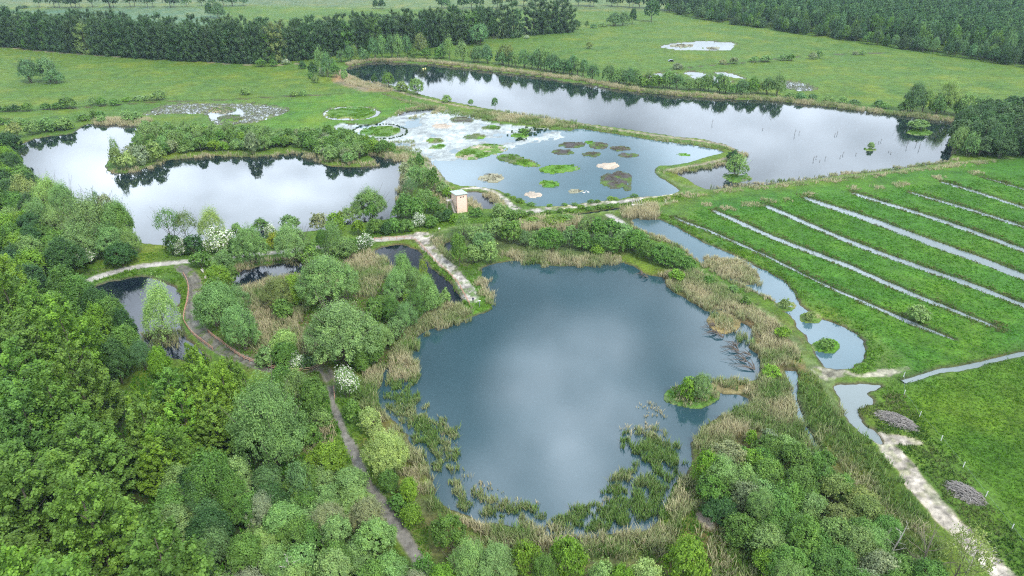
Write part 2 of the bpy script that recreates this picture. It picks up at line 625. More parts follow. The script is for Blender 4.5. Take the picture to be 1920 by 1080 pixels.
PONDS = {   # name: (outline, material, depth, label)
 'west_lake': ([(24,281),(56,263),(85,256),(120,252),(139,248),(152,238),(166,232),(204,231),(232,234),(261,233),(264,247),(255,262),(262,273),(245,282),(215,292),(199,302),(201,320),(232,324),(267,317),(290,308),(314,300),(360,295),(400,291),(445,293),(489,292),(525,289),(560,286),(590,288),(598,300),(606,308),(640,312),(680,312),(707,309),(702,298),(694,290),(715,294),(738,298),(757,305),(762,325),(758,345),(752,365),(745,385),(742,405),(711,411),(690,416),(646,420),(610,430),(563,434),(530,440),(480,445),(430,452),(382,458),(330,459),(296,457),(267,453),(240,440),(215,425),(180,400),(130,372),(85,350),(50,330),(33,306)], 'clear', 1.0, 'wide bright lake with a wooded tongue of land on the left'),
 'north_lake': ([(650,128),(680,119),(713,115),(753,117),(790,121),(813,120),(867,127),(933,135),(1023,145),(1060,153),(1100,157),(1150,166),(1227,175),(1300,181),(1387,186),(1447,188),(1537,197),(1600,205),(1661,212),(1706,218),(1760,225),(1798,229),(1796,247),(1787,270),(1778,300),(1748,307),(1663,318),(1586,326),(1501,337),(1433,345),(1380,349),(1330,353),(1316,350),(1290,336),(1271,325),(1285,320),(1305,318),(1345,308),(1372,300),(1390,292),(1392,285),(1365,271),(1335,264),(1301,258),(1275,256),(1227,249),(1150,238),(1080,228),(983,215),(900,200),(847,190),(800,179),(760,166),(717,156),(683,152),(660,141)], 'clear', 1.0, 'longest lake, pale and bright, beyond the narrow dyke'),
 'marsh_pool': ([(834,207),(894,221),(922,231),(1000,239),(1040,243),(1073,244),(1083,240),(1131,247),(1240,264),(1288,269),(1330,277),(1356,284),(1330,292),(1290,303),(1258,309),(1236,310),(1228,316),(1230,327),(1248,339),(1263,349),(1273,358),(1245,365),(1203,367),(1183,368),(1145,374),(1105,378),(1060,384),(1013,385),(987,379),(961,368),(946,359),(922,352),(895,349),(865,348),(852,343),(836,334),(818,312),(808,303),(792,290),(771,284),(745,276),(722,270),(700,262),(672,256),(655,248),(628,240),(640,232),(665,233),(700,234),(727,222),(758,215),(800,212)], 'shallow', 0.5, 'shallow pool dotted with small islets in the middle'),
 'main_lake': ([(902,505),(915,497),(940,491),(960,488),(990,487),(1007,494),(1040,497),(1107,497),(1153,490),(1177,494),(1198,504),(1215,515),(1240,519),(1247,536),(1268,549),(1288,558),(1322,581),(1345,578),(1365,583),(1386,602),(1411,615),(1413,635),(1405,650),(1418,664),(1424,683),(1424,700),(1420,710),(1380,718),(1352,725),(1345,735),(1375,738),(1402,748),(1400,758),(1376,768),(1345,782),(1317,797),(1298,825),(1291,860),(1287,898),(1262,905),(1250,947),(1240,975),(1200,990),(1130,1000),(1060,1008),(1025,1006),(985,995),(949,984),(910,975),(882,965),(845,950),(816,924),(808,890),(797,858),(780,838),(767,820),(742,788),(723,775),(710,750),(715,725),(722,702),(727,690),(750,685),(770,665),(776,645),(783,628),(805,618),(827,611),(850,604),(870,600),(884,594),(900,590),(923,581),(924,565),(914,545),(905,525)], 'lake', 1.0, 'big round blue lake with cloud reflections in the middle'),
 'hut_pond': ([(872,361),(885,359),(901,360),(915,363),(930,371),(940,381),(932,389),(912,391),(890,385),(878,374)], 'dark', 0.6, 'small dark pond beside the pink wooden hut'),
 'fence_pond': ([(179,537),(215,526),(264,518),(285,522),(301,527),(333,540),(338,560),(334,582),(338,610),(345,632),(371,652),(392,670),(382,684),(350,675),(320,668),(289,655),(262,640),(243,610),(222,590),(204,573),(188,552)], 'dark', 0.7, 'dark pond below the pale gravel path at left'),
 'alder_pond': ([(434,515),(455,505),(478,500),(525,494),(560,492),(582,497),(580,512),(560,518),(509,524),(480,532),(456,541),(438,534)], 'dark', 0.7, 'black pond hidden between willows'),
 'spur_pond': ([(700,474),(715,464),(740,459),(762,460),(783,470),(803,497),(822,513),(842,528),(868,568),(858,574),(842,570),(822,550),(812,528),(800,512),(785,505),(760,500),(735,500),(722,485)], 'dark', 0.7, 'curved dark pond west of the fenced gravel spur'),
 'channel': ([(1183,413),(1200,408),(1228,409),(1267,424),(1330,458),(1378,478),(1416,497),(1467,524),(1492,555),(1510,577),(1543,597),(1595,618),(1616,636),(1624,655),(1620,674),(1599,685),(1565,690),(1543,687),(1533,668),(1520,645),(1501,617),(1480,590),(1458,570),(1437,556),(1400,538),(1373,526),(1345,510),(1330,500),(1300,482),(1279,466),(1237,444),(1198,430)], 'shallow', 0.6, 'long channel ending in a rounded bay beside the meadow'),
 'creek': ([(1567,724),(1604,721),(1645,719),(1650,726),(1628,736),(1640,748),(1624,762),(1606,765),(1612,778),(1622,792),(1640,809),(1655,830),(1640,826),(1600,797),(1585,770),(1576,745)], 'ditch', 0.4, 'muddy creek at the head of the gravel track'),
 'spiral_pool': ([(267,215),(297,203),(313,196),(387,193),(467,194),(533,202),(535,211),(483,228),(443,232),(400,231),(390,215),(350,213),(300,214)], 'thin', 0.25, 'shallow pool with a sandy ring in the left meadow'),
 'meadow_pool': ([(1239,86),(1275,79),(1324,77),(1378,80),(1372,90),(1365,94),(1330,95),(1294,94),(1255,92)], 'thin', 0.25, 'bright shallow pool alone in the far meadow'),
 'scrape_one': ([(1215,139),(1250,137),(1268,138),(1264,147),(1235,149),(1216,147)], 'thin', 0.3, 'small bright pool behind the shore willows'),
 'scrape_two': ([(1282,135),(1310,134),(1330,140),(1361,149),(1378,153),(1350,155),(1318,151),(1300,146)], 'thin', 0.25, 'bright shallow pool with a hide on its shore'),
 'scrape_three': ([(1339,135),(1360,135),(1380,140),(1397,147),(1375,145),(1350,140)], 'thin', 0.25, 'thin curved pool next to the shore willows'),
 'scrape_four': ([(1450,154),(1470,151),(1500,154),(1525,162),(1530,168),(1500,170),(1465,163)], 'thin', 0.25, 'oval reedy pool at the right of the meadow scrapes'),
 'ring_pool': ([(606,212),(622,203),(650,200),(690,201),(711,207),(708,216),(680,224),(640,225),(612,221)], 'thin', 0.3, 'ring shaped moat round a green islet'),
 'corner_pool': ([(747,215),(757,209),(785,205),(818,203),(812,209),(790,214),(765,219),(750,221)], 'dark', 0.3, 'small pool in an angle of the reed bank'),
 'north_pool': ([(1050,440),(1062,432),(1085,425),(1100,421),(1102,430),(1080,437),(1060,444)], 'dark', 0.3, 'dark pool under the straw coloured reeds'),
 'bay_pool': ([(832,462),(842,452),(853,455),(850,470),(840,474)], 'dark', 0.3, 'little dark pool behind the slender green tree'),
}
PONDS = {k: (S(v[0], 3), v[1], v[2], v[3]) for k, v in PONDS.items()}
W = 1.0
DITCHES = [  # polyline, half width in metres, material, label
 ([(1262,406),(1288,417),(1340,437),(1433,478),(1543,532),(1650,579),(1714,607),(1791,637)], [.25,.5,.5,.35,.35,.45,.7,.2], 'first narrow ditch from the channel across the meadow'),
 ([(1338,394),(1352,401),(1458,448),(1586,497),(1693,544),(1799,586),(1880,618)], [.2,.8,.85,.9,.8,.6,.2], 'second wet ditch across the striped meadow'),
 ([(1435,385),(1452,392),(1586,450),(1714,497),(1820,534),(1925,574),(2060,622)], [.3,.9,1.0,1.0,1.0,.9,.9], 'third wet ditch across the striped meadow'),
 ([(1508,369),(1530,378),(1629,411),(1757,459),(1840,488),(1925,521),(2080,578)], [.4,1.2,1.5,1.8,1.6,1.5,1.5], 'widest wet ditch across the striped meadow'),
 ([(1600,361),(1622,369),(1757,411),(1840,440),(1925,471),(2100,532)], [.3,.9,1.1,1.1,1.1,1.1], 'fifth wet ditch across the striped meadow'),
 ([(1706,360),(1725,366),(1825,395),(1925,427),(2100,482)], [.3,.8,.9,.9,.9], 'sixth wet ditch across the striped meadow'),
 ([(1765,341),(1780,345),(1850,366),(1925,391),(2100,445)], [.3,.8,.8,.8,.8], 'seventh wet ditch across the striped meadow'),
 ([(1838,331),(1870,340),(1925,356),(2100,405)], [.3,.5,.6,.6], 'farthest thin ditch across the striped meadow'),
 ([(1695,715),(1720,708),(1760,696),(1800,690),(1850,678),(1925,661),(2060,630)], [.7,.6,.6,.8,.6,.6,.6], 'drain running to the right between two meadows'),
 ([(1482,694),(1486,704),(1488,718),(1491,750),(1505,790),(1525,826),(1545,856)], [1.2,1.1,.7,.4,.35,.35,.35], 'narrow drain through the reed bed below the dyke'),
 ([(1000,411),(1060,404),(1120,396),(1165,389),(1178,384)], [.35,.4,.5,.5,.2], 'dark drain below the hedge by the track'),
 ([(0,208),(60,207),(140,203),(225,196),(300,191),(400,188),(500,183),(600,178),(640,177)], [.6]*9, 'drain along the hedge of the left meadow'),
 ([(717,175),(745,184),(770,192),(800,198),(815,200)], [.5,.6,.5,.5,.4], 'dark drain along the long dyke'),
 ([(1205,143),(1250,133),(1300,126),(1350,121),(1400,117),(1500,106),(1600,101),(1672,99)], [.45]*8, 'thin drain across the far meadow'),
]
DITCHES = [(smooth(GP(a), 5, False), np.interp(np.linspace(0, 1, (len(a) - 1) * 5 + 1), np.linspace(0, 1, len(a)), b) * (1.5 if q < 8 else 1.0), c) for q, (a, b, c) in enumerate(DITCHES)]

# islets: outline, colour key, height, label
ISL = [
 (ell(866,224,21,5), 'soil', .3, 'dark earth islet nearest the long dyke'),
 (ell(829,236,16,3.4), 'sand', .35, 'small sandy islet at the upper left of the pool'),
 (ell(921,239,16,3.2), 'soilgreen', .35, 'narrow dark green islet near the reed strip'),
 (ell(890,256,19,4.4), 'soilgreen', .3, 'dark islet with a green crest'),
 (ell(983,245,7,4), 'lush', .4, 'tiny green tussock islet beside the posts'),
 (ell(975,254,13,3.6), 'lush', .4, 'green islet below the tiny tussock'),
 (ell(816,263,14,3.6), 'soilgreen', .3, 'grey green islet inside the left ring'),
 (ell(820,275,12,3, rot=-.15), 'lush', .3, 'thin green islet below the left ring'),
 (S([(858,292),(864,284),(880,277),(900,271),(925,270),(945,276),(947,281),(928,288),(915,290),(900,296),(880,297),(866,296)], 2), 'mixed', .35, 'largest green islet with sandy patches'),
 (S([(934,293),(945,288),(965,290),(985,296),(1006,306),(1008,311),(995,312),(972,308),(952,302),(938,299)], 2), 'soilgreen', .35, 'long dark and green islet'),
 (ell(1049,316,36,6.5, rot=-.08), 'lush', .4, 'bright green lens shaped islet'),
 (ell(921,333,21,7), 'straw', .35, 'pale straw coloured islet'),
 (ell(1000,364,12,4.4), 'sand', .2, 'small flat sandy islet'),
 (ell(1030,344,16,5), 'lush', .35, 'small round bright green islet'),
 (ell(1080,358,12,2.8), 'straw', .2, 'narrow sandy islet beside the swans'),
 (ell(1140,310,17,5.6), 'sand', .25, 'pale sand islet near the right dyke'),
 (S([(1128,336),(1136,328),(1152,322),(1168,322),(1179,328),(1180,342),(1180,356),(1174,354),(1170,348),(1155,352),(1140,348),(1130,342)], 2), 'darksoil', .45, 'big bare dark islet with green rim'),
 (ell(1072,270.5,23,4.6), 'darksoil', .4, 'left dark islet of the upper row'),
 (ell(1123,272,16,5.4), 'darksoil', .4, 'dark islet in the middle of the upper row'),
 (ell(1056,284,17,4.8), 'darksoil', .4, 'left dark islet of the lower row'),
 (ell(1109,288,15,4.2), 'darksoil', .35, 'middle dark islet of the lower row'),
 (ell(1163,277,16,4), 'darksoil', .35, 'dark islet with green left end'),
 (ell(1178,290,16,4), 'darksoil', .35, 'dark islet at the right of the lower row'),
 (ell(1105,266,7,1.8), 'lush', .25, 'tiny bright green islet of the upper row'),
 (ell(1282,289,9,2), 'lush', .2, 'tiny green islet near the end of the dyke'),
 (ell(657,212,47,10.6), 'green', .45, 'oval green islet inside the ring moat'),
 (ell(713,246,34,9), 'green', .45, 'round green islet with a dark ring of weed'),
 (ell(417,206,21,5.5), 'sandgreen', .35, 'sandy islet of the spiral pool'),
 (ell(432,221,24,5), 'soilgreen', .35, 'green lower islet of the spiral pool'),
 (ell(1277,85,19,3), 'straw', .3, 'left grassy islet of the far pool'),
 (ell(1338,90,13,2.6), 'straw', .3, 'right grassy islet of the far pool'),
 (S([(1325,485),(1345,483),(1372,488),(1400,500),(1414,510),(1418,522),(1402,530),(1380,520),(1350,506),(1332,496)], 2), 'strawbed', .35, 'reedy tongue in the channel'),
 (ell(1549,648,19,9), 'lush', .4, 'green tussock islet in the channel bay'),
 (ell(1473,572,13,7), 'green', .35, 'reedy islet at the narrow of the channel'),
 (ell(1519,595,15,7), 'green', .35, 'small reedy islet beside the dyke in the channel'),
 (ell(1357,603,24,18), 'strawbed', .3, 'straw coloured islet with fallen branches'),
 (ell(1297,742,42,16), 'green', .5, 'islet with two rounded shrubs in the lake'),
 (ell(1376,724,36,9), 'strawbed', .35, 'low reedy bar behind the islet'),
 (ell(1725,248,22,5), 'green', .3, 'flooded bush islet in the long lake'),
 (ell(1383,332,22,7), 'green', .4, 'mound of the willow at the dyke end'),
 (ell(1632,279,9,3), 'green', .25, 'tiny tussock in the long lake'),
 (ell(1350,262,0.1,0.1), 'green', .2, 'tiny tussock by the dyke'),
]
ISL = [i for i in ISL if np.ptp(i[0][:, 0]) > 0.5]

PATHS = [  # polyline, half width, colour key, name, label
 ([(120,545),(163,529),(207,513),(267,500),(353,491),(420,484),(520,474),(600,464),(658,457),(705,451),(764,446),(800,443)], [1.6,1.6,1.6,1.5,1.3,1.2,1.2,1.2,1.3,1.5,1.6,2.2], 'gravel', 'gravel_path', 'pale gravel path from the left edge to the fenced spur'),
 ([(790,442),(797,455),(820,483),(853,513),(873,540),(885,562)], [2.8,2.2,1.9,1.8,1.9,2.2], 'gravelgrass', 'gravel_path', 'gravel spur between fence and lake'),
 ([(800,443),(856,427),(920,420),(1000,411),(1080,402),(1150,396),(1210,388),(1267,376)], [1.0]*8, 'grasstrack', 'grass_track', 'mown grass track north of the lake'),
 ([(871,354),(895,353),(918,357),(935,366),(954,381),(968,393),(985,398),(1026,393),(1079,387),(1130,381),(1167,379),(1193,374),(1230,368),(1267,363)], [1,1.4,1.3,1.1,1.2,1.6,2.0,1.9,1.9,1.6,1.4,1.5,1.2,1.2], 'gravelgrass', 'gravel_path', 'sandy path round the hut pond and along the marsh'),
 ([(1267,363),(1330,355),(1458,345),(1586,331),(1700,319),(1800,305),(1900,297)], [1.0]*7, 'grasstrack', 'dirt_track', 'worn track along the shore of the long lake'),
 ([(335,500),(352,511),(366,533),(365,554),(361,586),(368,611),(390,636),(415,655),(450,672),(490,688),(520,695),(560,697),(600,692),(618,710),(622,747)], [1.3,1.9,2.0,1.9,1.8,1.9,1.9,1.8,1.5,1.4,1.4,1.4,1.4,1.4,.8], 'dirt', 'dirt_path', 'brown rutted path curving between the fences'),
 ([(622,747),(628,768),(641,802),(667,858),(690,910),(719,954),(756,1006),(782,1048),(800,1080),(830,1130)], [.5,.75,.8,1.0,1.05,1.2,1.15,1.0,1.0,1.0], 'dirtdark', 'dirt_path', 'dirt path running down beside the reeds'),
 ([(1648,818),(1672,852),(1700,880),(1726,917),(1767,966),(1807,1007),(1856,1057),(1900,1100),(1960,1160)], [1.3,2.2,1.8,2.2,2.2,2.1,2.0,2.0,2.0], 'rubble', 'gravel_track', 'broad rubble track at the lower right'),
 ([(1655,826),(1690,826),(1722,830)], [1.0,1.6,1.0], 'rubble', 'bare_ground', 'bare soil patch beside the rubble track'),
 ([(1312,968),(1326,980),(1332,990)], [.9,1.3,.6], 'sand', 'bare_ground', 'sandy clearing at the foot of the lower thicket'),
 ([(1358,843),(1366,841),(1375,838)], [.7,.7,.6], 'sand', 'bare_ground', 'sandy patch at the head of the lower thicket'),
 ([(1313,504),(1365,540),(1416,574),(1450,598),(1484,630),(1510,668),(1530,692),(1548,712),(1554,735),(1571,774)], [.7,.7,.8,.8,.9,1.1,1.6,1.6,.8,.4], 'grasstrack', 'dirt_track', 'grassy dyke track between lake and channel'),
 ([(1545,700),(1580,700),(1620,705),(1660,700),(1700,692)], [2.6,1.4,.8,1.6,.6], 'bare', 'bare_ground', 'bare muddy ground where the dyke tracks meet'),
 ([(1141,404),(1160,415),(1183,434)], [1.1,1.3,1.0], 'gravel', 'gravel_path', 'short pale strip beside the north thicket'),
 ([(800,305),(812,318),(824,330),(838,342)], [1.6,2.3,2.3,1.6], 'bare', 'bare_bank', 'bare brown bank between the left lake and the marsh'),
 ([(670,149),(717,163),(760,176),(800,187),(900,206),(1000,220),(1077,231),(1131,240),(1233,255),(1301,263),(1347,270),(1375,279),(1386,287),(1372,295),(1320,308),(1250,320)], [.8,1.2,1.2,1.2,1.2,1.2,1.2,1.4,1.4,1.4,1.5,1.4,1.2,1.2,1.2,1.0], 'sandtrack', 'dyke_path', 'narrow dyke path between the marsh and the long lake'),
 ([(1232,322),(1255,335),(1270,345),(1300,352)], [.8,.9,1.2,1.8], 'grasstrack', 'dirt_track', 'short dyke joining the marsh bank'),
 ([(-200,62),(0,87),(100,98),(233,107),(333,113),(477,123),(560,120)], [1.6,1.6,1.6,1.5,.9,.8,.8], 'sandtrack', 'farm_track', 'sandy farm track along the poplar belt'),
 ([(330,738),(345,742),(350,752)], [.3]*3, 'dirt', 'trail', 'faint trail'),
]
PATHS = [p for p in PATHS if p[3] != 'trail']
PATHS = [(smooth(GP(a), 4, False), np.interp(np.linspace(0, 1, (len(a) - 1) * 4 + 1), np.linspace(0, 1, len(a)), b), c, d, e) for a, b, c, d, e in PATHS]

ALB = {'gravel': (.42,.40,.37), 'gravelgrass': (.36,.34,.30), 'grasstrack': (.12,.17,.055), 'dirt': (.16,.155,.13), 'dirtdark': (.175,.165,.145),
       'rubble': (.36,.33,.28), 'bare': (.25,.24,.18), 'sandtrack': (.24,.22,.15),
       'soil': (.10,.105,.09), 'darksoil': (.07,.062,.06), 'soilgreen': (.085,.12,.05), 'sand': (.42,.36,.29), 'straw': (.27,.27,.19), 'lush': (.075,.2,.018),
       'green': (.075,.17,.03), 'mixed': (.10,.2,.035), 'sandgreen': (.32,.3,.22), 'strawbed': (.2,.19,.1)}

# tints of the land: outline, albedo, softness (m)
TINT = [
 ([(-400,8),(180,13),(500,12),(860,18),(1400,10),(1500,-60),(-500,-60)], (.125,.215,.07), 14),
 ([(-60,22),(380,15),(388,48),(300,52),(150,40),(40,27)], (.095,.2,.1), 8),
 ([(-500,-60),(600,-60),(700,2),(400,6),(0,8),(-400,2)], (.12,.2,.085), 10),
 ([(1290,395),(1500,350),(1800,310),(2300,270),(2600,400),(2300,760),(2000,650),(1800,690),(1700,700),(1640,640),(1560,590),(1450,510)], (.056,.185,.015), 5),
 ([(1650,735),(1720,715),(1925,665),(2300,600),(2600,1200),(1990,1120),(1880,960),(1760,830)], (.075,.185,.012), 3),
 ([(1560,590),(1640,640),(1700,700),(1620,710),(1640,660),(1615,625),(1560,598)], (.10,.19,.03), 3),
 ([(885,562),(895,540),(915,560),(920,582),(895,590),(880,590)], (.1,.24,.02), .6),
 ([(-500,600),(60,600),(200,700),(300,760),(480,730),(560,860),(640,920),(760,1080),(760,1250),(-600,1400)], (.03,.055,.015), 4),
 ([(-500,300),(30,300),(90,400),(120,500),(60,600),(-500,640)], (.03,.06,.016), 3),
 ([(555,700),(612,698),(622,745),(600,740),(560,712)], (.05,.10,.02), 1.5),
 ([(480,200),(600,182),(700,176),(780,195),(740,214),(700,228),(600,245),(500,240)], (.085,.22,.02), 3),
 ([(-100,205),(200,200),(280,205),(250,222),(120,232),(-60,250)], (.085,.19,.025), 3),
 ([(860,500),(895,500),(925,560),(900,560),(880,530)], (.09,.2,.03), 1),
 ([(100,530),(200,505),(230,495),(160,510),(80,520)], (.12,.16,.06), 2),
 ([(780,450),(870,430),(1180,400),(1190,430),(1160,480),(960,480),(900,500),(860,510),(800,460)], (.07,.12,.035), 3),
 ([(400,540),(620,480),(720,500),(800,600),(760,700),(690,690),(560,690),(440,670)], (.11,.115,.05), 4),
 ([(690,690),(740,790),(800,930),(900,1000),(1060,1030),(1240,1020),(1330,830),(1460,690),(1560,850),(1640,930),(1330,1140),(900,1140),(700,800)], (.12,.14,.055), 4),
 ([(1500,700),(1560,720),(1600,800),(1740,980),(1790,1120),(1640,1120),(1600,900),(1530,800)], (.06,.12,.022), 3),
 ([(1250,510),(1470,610),(1500,690),(1430,700),(1400,640),(1290,560)], (.17,.16,.085), 3),
 ([(640,130),(700,150),(740,170),(690,172),(640,160),(625,148)], (.25,.23,.14), 2),
]
TINT = [(smooth(GP(a), 3), c, s) for a, c, s in TINT]
MATS_PALE = S([(628,240),(640,231),(700,234),(727,222),(760,214),(834,207),(894,221),(1000,239),(1050,247),(1062,256),(1010,264),(960,276),(850,300),(806,300),(771,285),(700,263)], 3)


RING = ell(425, 214, 36, 13.5)


def land(P, full=True):
    """height, base colour, plant cover and class of the land at ground points P (n,2)"""
    x, y = P[:, 0], P[:, 1]
    n = len(P)
    big = fbm(x, y, .012, 3, 3)
    edge = fbm(x, y, .35, 3, 11)
    fine = fbm(x, y, 1.1, 3, 23)
    z = .5 + .12 * big + .07 * fine
    alb = np.empty((n, 3))
    alb[:] = (.092, .196, .025)
    veg = np.ones(n)
    cls = np.zeros(n, np.int32)
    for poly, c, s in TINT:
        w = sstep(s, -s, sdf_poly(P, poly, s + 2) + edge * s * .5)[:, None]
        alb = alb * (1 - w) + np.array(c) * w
    # mottling: dry, lush and mossy patches, with mowing stripes left to the shader
    m = sstep(.1, .8, fbm(x, y, .06, 4, 31))[:, None]
    alb = alb * (1 - .6 * m) + alb * np.array((1.6, 1.2, .9)) * .6 * m
    m = sstep(.15, .9, fbm(x + 90, y, .11, 4, 41))[:, None]
    alb = alb * (1 - .6 * m) + alb * np.array((.6, .72, .6)) * .6 * m
    m = sstep(.2, .9, fbm(x * .35 + 40, y, .035, 4, 47))[:, None]
    alb = alb * (1 - .4 * m) + alb * np.array((.66, .82, .8)) * .4 * m
    water = np.full(n, 8.0)
    for k, (poly, mt, dep, lab) in PONDS.items():
        d = sdf_poly(P, poly) + edge * .55
        z = np.minimum(z, .5 - (.5 + dep) * sstep(1.3, -1.6 if dep > .5 else -.9, d) + .05 * fine * (d < 0))
        water = np.minimum(water, d)
    for line, half, lab in DITCHES:
        d = sdf_line(P, line, half, 4.0) + edge * .22
        z = np.minimum(z, .5 - .85 * sstep(.45, -.25, d))
        water = np.minimum(water, np.maximum(d, -.3) + .3)
    for line, half, lab in DITCHES:
        d = sdf_line(P, line, half, 4.0) + edge * .3
        w = (sstep(1.5, .5, d) * .55)[:, None]
        alb = alb * (1 - w) + np.array((.035, .085, .015)) * w
    alb = alb * np.array((.80, .74, .8))
    # muddy shore
    mud = sstep(.95, .1, water)[:, None]
    alb = alb * (1 - mud) + np.array((.075, .07, .045)) * mud
    # pale floating weed on the shallow north of the marsh
    d = sdf_poly(P, MATS_PALE) + edge * 3.0
    str_ = fbm(x * .5, y * .8, .16, 5, 51)
    mats = (d < 0) & (str_ > -.62) & (z < .1)
    z = np.where(mats, -.035 + .06 * sstep(-.62, -.2, str_), z)
    wp = (mats * 1.0)[:, None]
    alb = alb * (1 - wp) + np.array((.36, .40, .40)) * wp * (1 + .22 * fine[:, None]) * (.78 + .35 * sstep(-.5, .6, str_)[:, None])
    veg = np.where(mats, .0, veg)
    # speckle of weed in the spiral pool, the small scrapes and the wide ditch
    for k, th in (('spiral_pool', -.05), ('meadow_pool', .5), ('scrape_two', .3), ('scrape_four', -.1), ('ring_pool', .25)):
        d = sdf_poly(P, PONDS[k][0])
        sp = sstep(th - .25, th + .3, fbm(x * .8, y * 1.2, .9, 4, 61) + .35 * sstep(-3, 0, d)) * (d < 0)
        if k == 'spiral_pool':      # the open ring of water round the two islets
            dr = sdf_poly(P, RING) + edge * .3
            sp = sp * sstep(-.4, .8, dr)
            z = np.where(dr < 0, -.45, z)
            z = np.where((d < 0) & (dr >= 0), -.2 + .22 * sp, z)
        else:
            z = np.where(d < 0, -.2 + .22 * sp, z)
        alb = alb * (1 - sp[:, None]) + np.array((.13, .19, .07)) * sp[:, None]
    ii = 0
    for j, (poly, key, hh, lab) in enumerate(ISL):
        d = sdf_poly(P, poly, 5) + edge * .35
        w = sstep(.85, -.35, d)
        z = np.maximum(z, -.45 + (.45 + hh) * w + .06 * fine * w)
        on = d < .6
        if not on.any():
            continue
        c = np.tile(np.array(ALB[key]), (on.sum(), 1))
        fo, eo, do = fine[on], edge[on], d[on]
        if key in ('soilgreen', 'mixed', 'sandgreen', 'darksoil', 'soil'):
            g2 = sstep(.05, .45, fbm(x[on] + 13 * j, y[on], .3, 3, 71 + j))[:, None]
            tgt = {'mixed': (.3, .28, .22), 'darksoil': (.075, .13, .025), 'soil': (.12, .14, .07)}.get(key, (.08, .2, .02))
            c = c * (1 - g2) + np.array(tgt) * g2
        if key in ('darksoil', 'soil'):
            rim = sstep(-.3, .3, do)[:, None]
            c = c * (1 - .6 * rim) + np.array((.07, .13, .03)) * .6 * rim
        if key in ('lush', 'straw', 'green'):
            rim = sstep(-.05, .35, do)[:, None]
            c = c * (1 - .7 * rim) + np.array((.26, .24, .17)) * .7 * rim
        alb[on] = c
        veg[on] = .25 if key in ('sand', 'darksoil', 'soil', 'straw') else 1.0
        cls[d < .35] = 1000 + j
    for j, (line, half, key, nm, lab) in enumerate(PATHS):
        ragged = .45 if key in ('gravelgrass', 'grasstrack', 'rubble', 'bare', 'sandtrack') else .2
        d = sdf_line(P, line, half, 4.0) + edge * ragged
        w = sstep(.35, -.35, d)
        if key in ('gravelgrass', 'grasstrack', 'rubble', 'bare', 'dirt'):
            gr = sstep(.1, .55, fbm(x, y, .55, 3, 91 + j))
            w = w * (1 - (.75 if key != 'rubble' else .35) * gr)
        w = np.where(z > .12, w, 0)
        if key == 'dirt':          # two wheel ruts
            hw = np.interp(0, [0], [half.mean()])
            rut = np.abs(np.abs(d + hw) - hw * .45)
            dark = sstep(.5, .1, rut)[:, None] * .35
        else:
            dark = 0
        wc = w[:, None]
        alb = alb * (1 - wc) + np.array(ALB[key]) * (1 - dark) * (1 + (.55 if key in ('rubble', 'bare', 'gravelgrass') else .3) * (fine + .5 * edge)[:, None]) * wc
        veg = veg * (1 - w) + .12 * w
        z = z - .1 * w
        cls[(d < -.02) & (z > .05) & (cls < 1000)] = 100 + j
    cls[(cls == 0) & (z < .02)] = 1
    return z, np.clip(alb, .004, .8), np.clip(veg, 0, 1), cls


def build_land():
    """one sheet, denser near the camera and reaching the horizon; its faces are shared out to ground, meadow, paths and islets"""
    STEP = 2.25
    rows = list(np.arange(1290, -25, -STEP))
    Y = [G(960, r, .25)[1] for r in rows]
    while Y[-1] < 9000:
        Y.append(Y[-1] * 1.035)
    Y = np.array([28.0] + Y)
    T = np.arange(-1.12, 1.12, STEP * 1.02 / FPX)
    T = np.concatenate([[-3.0, -2.2, -1.6, -1.3], T, [1.3, 1.6, 2.2, 3.0]])
    dep = Y * CT + HC * ST
    X = T[None, :] * dep[:, None]
    YY = np.repeat(Y[:, None], len(T), 1)
    P = np.stack([X.ravel(), YY.ravel()], 1)
    z, alb, veg, cls = land(P)
    far = P[:, 1] > 1600
    z[far] += (P[far, 1] - 1600) * .0
    V = np.column_stack([P, z])
    nr, nc = len(Y), len(T)
    i = (np.arange(nr - 1)[:, None] * nc + np.arange(nc - 1)[None, :]).ravel()
    F = np.stack([i, i + 1, i + nc + 1, i + nc], 1)
    fc = cls[F].max(1)
    fcen = P[F].mean(1)
    # the striped meadow and the bright meadow are sheets of their own
    mead = inside(fcen, TINT[3][0])
    mead2 = inside(fcen, TINT[4][0])
    fc[(fc == 0) & mead] = 2
    fc[(fc == 0) & mead2] = 3
    names = {0: ('ground', 'green grassland, banks and field verges of the wetland'), 1: ('pond_bed', 'wet mud and bottom under the ponds'),
             2: ('meadow', 'green meadow striped by parallel wet ditches'), 3: ('meadow', 'bright green meadow at the lower right')}
    for j, p in enumerate(PATHS):
        names[100 + j] = (p[3], p[4])
    for j, p in enumerate(ISL):
        names[1000 + j] = ('island', p[3])
    rgba = np.column_stack([alb, np.ones(len(alb))])
    for c in np.unique(fc):
        f = F[fc == c]
        u, inv = np.unique(f, return_inverse=True)
        me = mesh_np(names[c][0], V[u], inv.reshape(-1, 4), M['ground'],
                     [('alb', 'FLOAT_COLOR', 'POINT', rgba[u]), ('veg', 'FLOAT', 'POINT', veg[u])], smooth_f=True)
        link(names[c][0], me, kind='structure', label=names[c][1])


build_land()

